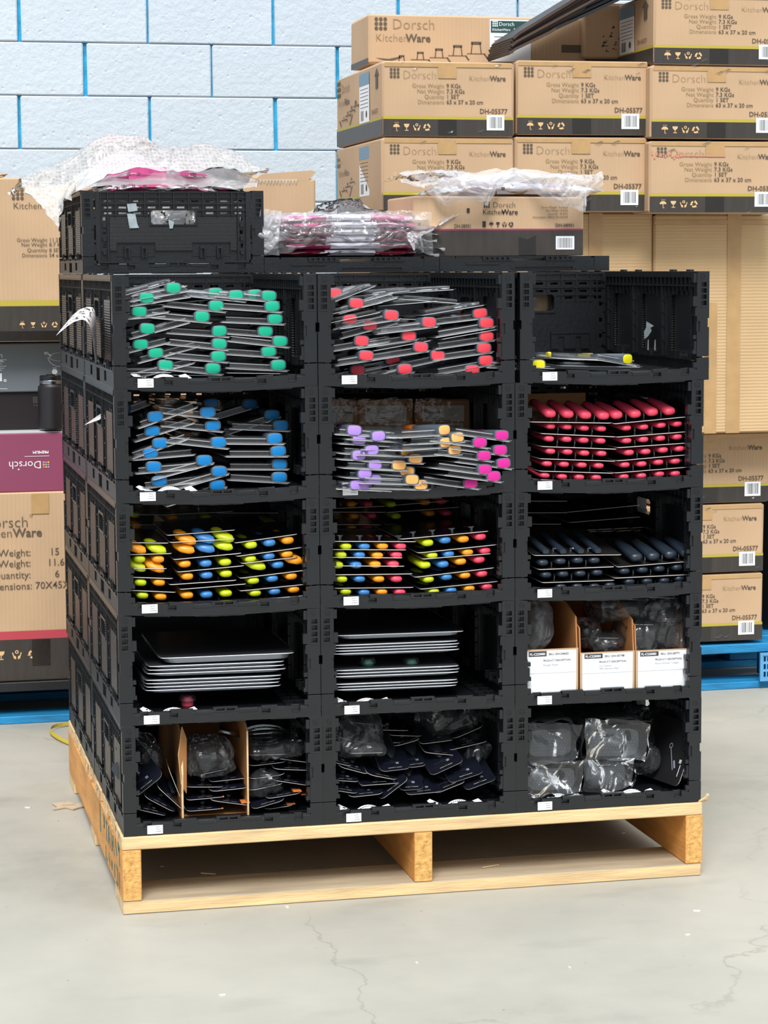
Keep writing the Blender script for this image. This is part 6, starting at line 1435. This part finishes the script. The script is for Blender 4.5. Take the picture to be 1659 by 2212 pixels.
# whisk
p = PY(562, 1585, .14); t_ = thing('wire_whisk', 'steel wire whisk at the upper right of the cardboard bin', 'whisk', p)
for k in range(7):
    a = math.pi*k/7; mb = MB(); pts = [(.055*math.cos(b2)+.0, .030*math.sin(b2)*math.cos(a), .026*math.sin(b2)*math.sin(a)) for b2 in [math.pi*q/12*1.0 for q in range(-12, 13)]]
    mb.tube([(x*.9+.006, y, z*.8-.003) for x, y, z in pts], .0011, 5); mb.build('wire', STEEL, t_)
mb = MB(); mb.tube([(-.085, 0, .012), (-.045, 0, .0)], .006, 10); mb.build('handle', STEEL, t_, smooth=True)

# bottom right: bagged graters
PERF = mat('perforated_black_steel', '#15171b', .3, spec=.7, bump=0)
def grater(label, px0, py0, px1, py1, Y, D, seed, bag=BAGC, perf=True, tilt=0):
    x0, z0, x1, z1 = boxat(px0, py0, px1, py1, Y); W, H = x1-x0, z1-z0
    t_ = thing('bagged_grater', label, 'grater', (x0, Y, z0), (0, tilt, 0), 'bagged graters in the bottom-tier right crate')
    mb = MB(); secs = []
    for k in range(9): u = k/8; secs.append(((W/2, D*u, H*.45), W*.42*(1-.12*u), H*.36, (1,0,0), (0,0,1)))
    mb.loft(secs, 20, 5); mb.build('body', DARKP, t_, smooth=True, auto=.7)
    if perf:
        mb = MB()
        for i in range(12):
            for j in range(6): disc(mb, W*.16+i*W*.06+(j % 2)*W*.03, H*.2+j*H*.09, .0010, lambda a, z: (a, -.0012, z), 6, 0)
        mb.build('perforation', GREYH, t_)['kind'] = 'stuff'
    mb = MB(); mb.box(W*.08, -.002, H*.94, W*.92, D*.8, H*.955); mb.build('backing_card', [NAVY], t_)
    def f(u, v):
        a = 2*math.pi*v; c_, s_ = math.cos(a), math.sin(a)
        return (W/2+W*.53*math.copysign(abs(c_)**.5, c_), -.012+(D+.02)*u, H*.48+H*.56*math.copysign(abs(s_)**.5, s_))
    folds(f, 26, 80, .005, seed, (30, 10, 30)).build('plastic_bag', bag, t_)
    def f2(u, v): return (W*(-.05+1.1*u), -.012-.012*math.sin(3*v+u*4), H*(-.02+1.06*v))
    folds(f2, 60, 44, .005, seed+1, (20, 16, 10)).build('bag_front', bag, t_)
    return t_
grater('bagged black grater, upper left in the bottom-tier right crate', 1134, 1560, 1242, 1640, .045, .20, 701)
grater('bagged grater lying highest in the centre, pale bag edge towards the front', 1262, 1556, 1388, 1638, .05, .22, 703, tilt=.04)
grater('bagged grater standing lowest at the left, open bag with white rim', 1134, 1648, 1250, 1712, .035, .20, 705)
grater('bagged perforated grater low in the centre', 1258, 1640, 1358, 1700, .06, .18, 707)
bagblob('tool_bag', 'dark bagged tool standing in the rear right of the bottom-tier right crate', 'bagged tool', 1372, 1550, 1475, 1650, .16, .14, BAGC, 709, .012, n_=(26, 18), inner=in_card)
bagblob('tool_bag', 'small crinkled bag at the foot of the dark standing card', 'bagged tool', 1364, 1620, 1424, 1668, .10, .12, BAGC, 710, .010, n_=(20, 12), inner=in_tool)
# big black card leaning on the right wall
L = CR[(4, 2)]; t_ = thing('hang_card', 'large black card leaning on the right wall of the bottom-tier right crate', 'hang card', (L.x+.353, .02, L.z+.030), (0, math.radians(-68), math.radians(14)))
mb = MB(); round_card(mb, 0, .135, 0, .20, .0012, .014); mb.build('card', [CARDBLK, CEDGE], t_)
mb = MB(); f = lambda a, z: (a, z, .0022); dots9(mb, .052, .018, .0028, f); seg(mb, .02, .014, .045, .014, .0018, f); mb.build('printed_logo', WHITE, t_)
mb = MB(); f = lambda a, z: (a, z, .0024); seg(mb, .03, .035, .075, .065, .0022, f); seg(mb, .035, .030, .05, .040, .005, f); disc(mb, .078, .066, .006, f, 12, 0, ri=.004); mb.build('printed_picture', bpy.data.materials['pale_logo_print'], t_)

# top right crate: few yellow packs and bits
tip_pack('yellow-tipped pack lying at the left of the nearly empty top-tier right crate', W3(T3, 240, 822, .04), 'yellow', -4, 4, 0, 0, 0, 'yellow-tipped packs', -.0125)
tip_pack('yellow-tipped pack lying at the centre right of the nearly empty crate', W3(T3, 965, 775, .07), 'yellow', -8, 30, 0, 0, 1, 'yellow-tipped packs', -.0125)
flat_card_pack('flat pack with yellow neck lying between the two yellow tips', W3(T3, 600, 790, .09), .14, .12, -6, 4, 0, 'yellow-tipped packs', bpy.data.materials['pale_print_card'], .008, tipcol='yellow')
flat_card_pack('lowest flat pack on the floor of the nearly empty top-tier right crate', W3(T3, 750, 838, .06), .17, .12, -2, 0, 0, 'yellow-tipped packs', bpy.data.materials['pale_print_card'], .006)
flat_card_pack('flat pack under the left yellow tip in the nearly empty crate', W3(T3, 260, 852, .03), .06, .12, -4, 0, 0, 'yellow-tipped packs', bpy.data.materials['pale_print_card'], .004)
L = CR[(0, 2)]; mb = MB(); xw = L.x+CW-.0285
def RW(a, c):  # point on the right inner wall
    d = ray(*T3(a, c)); return CAMP+d*((xw-CAMP.x)/d.x)
mb.poly([RW(1118,468), RW(1178,505), RW(1150,520), RW(1160,545), RW(1130,590), RW(1100,615), RW(1098,550), RW(1115,520)])
tag(mb.build('torn_sticker_remnant', bpy.data.materials['torn_sticker_grey']), 'torn white sticker shape on the right inner wall of the top right crate', 'sticker')
mb = MB()
for a in (1131, 1187): mb.poly([RW(a-7, 700), RW(a+6, 705), RW(a+5, 615), RW(a-2, 620)])
tag(mb.build('torn_sticker_remnant', bpy.data.materials['torn_sticker_grey']), 'two narrow white sticker shreds under the torn sticker on the inner wall', 'sticker')
# bird-shaped clear clip on the tilted card
# cardboard seen through the rear handle holes: cartons in the rear crates
for (r_, c_, lb) in ((0, 2, 'dim carton inside the rear crate behind the nearly empty top right crate'),):
    L = CR[(r_, c_)]; t_ = thing('cardboard_carton', lb, 'box', (L.x+.05, L.y+.63, L.z+.0185)); put('carton_body', carton_body(.29, .3, .17, CARD, .003, seed=80+r_), t_)

for o in bpy.data.objects:
    if o.parent is not None and o.name.split('.')[0] in ('printed_text', 'printed_marks', 'printed_emblem', 'printed_logo', 'printed_picture', 'barcode_label', 'stencil_paint', 'loose_film', 'torn_tape', 'pink_smear'): o['kind'] = 'stuff'
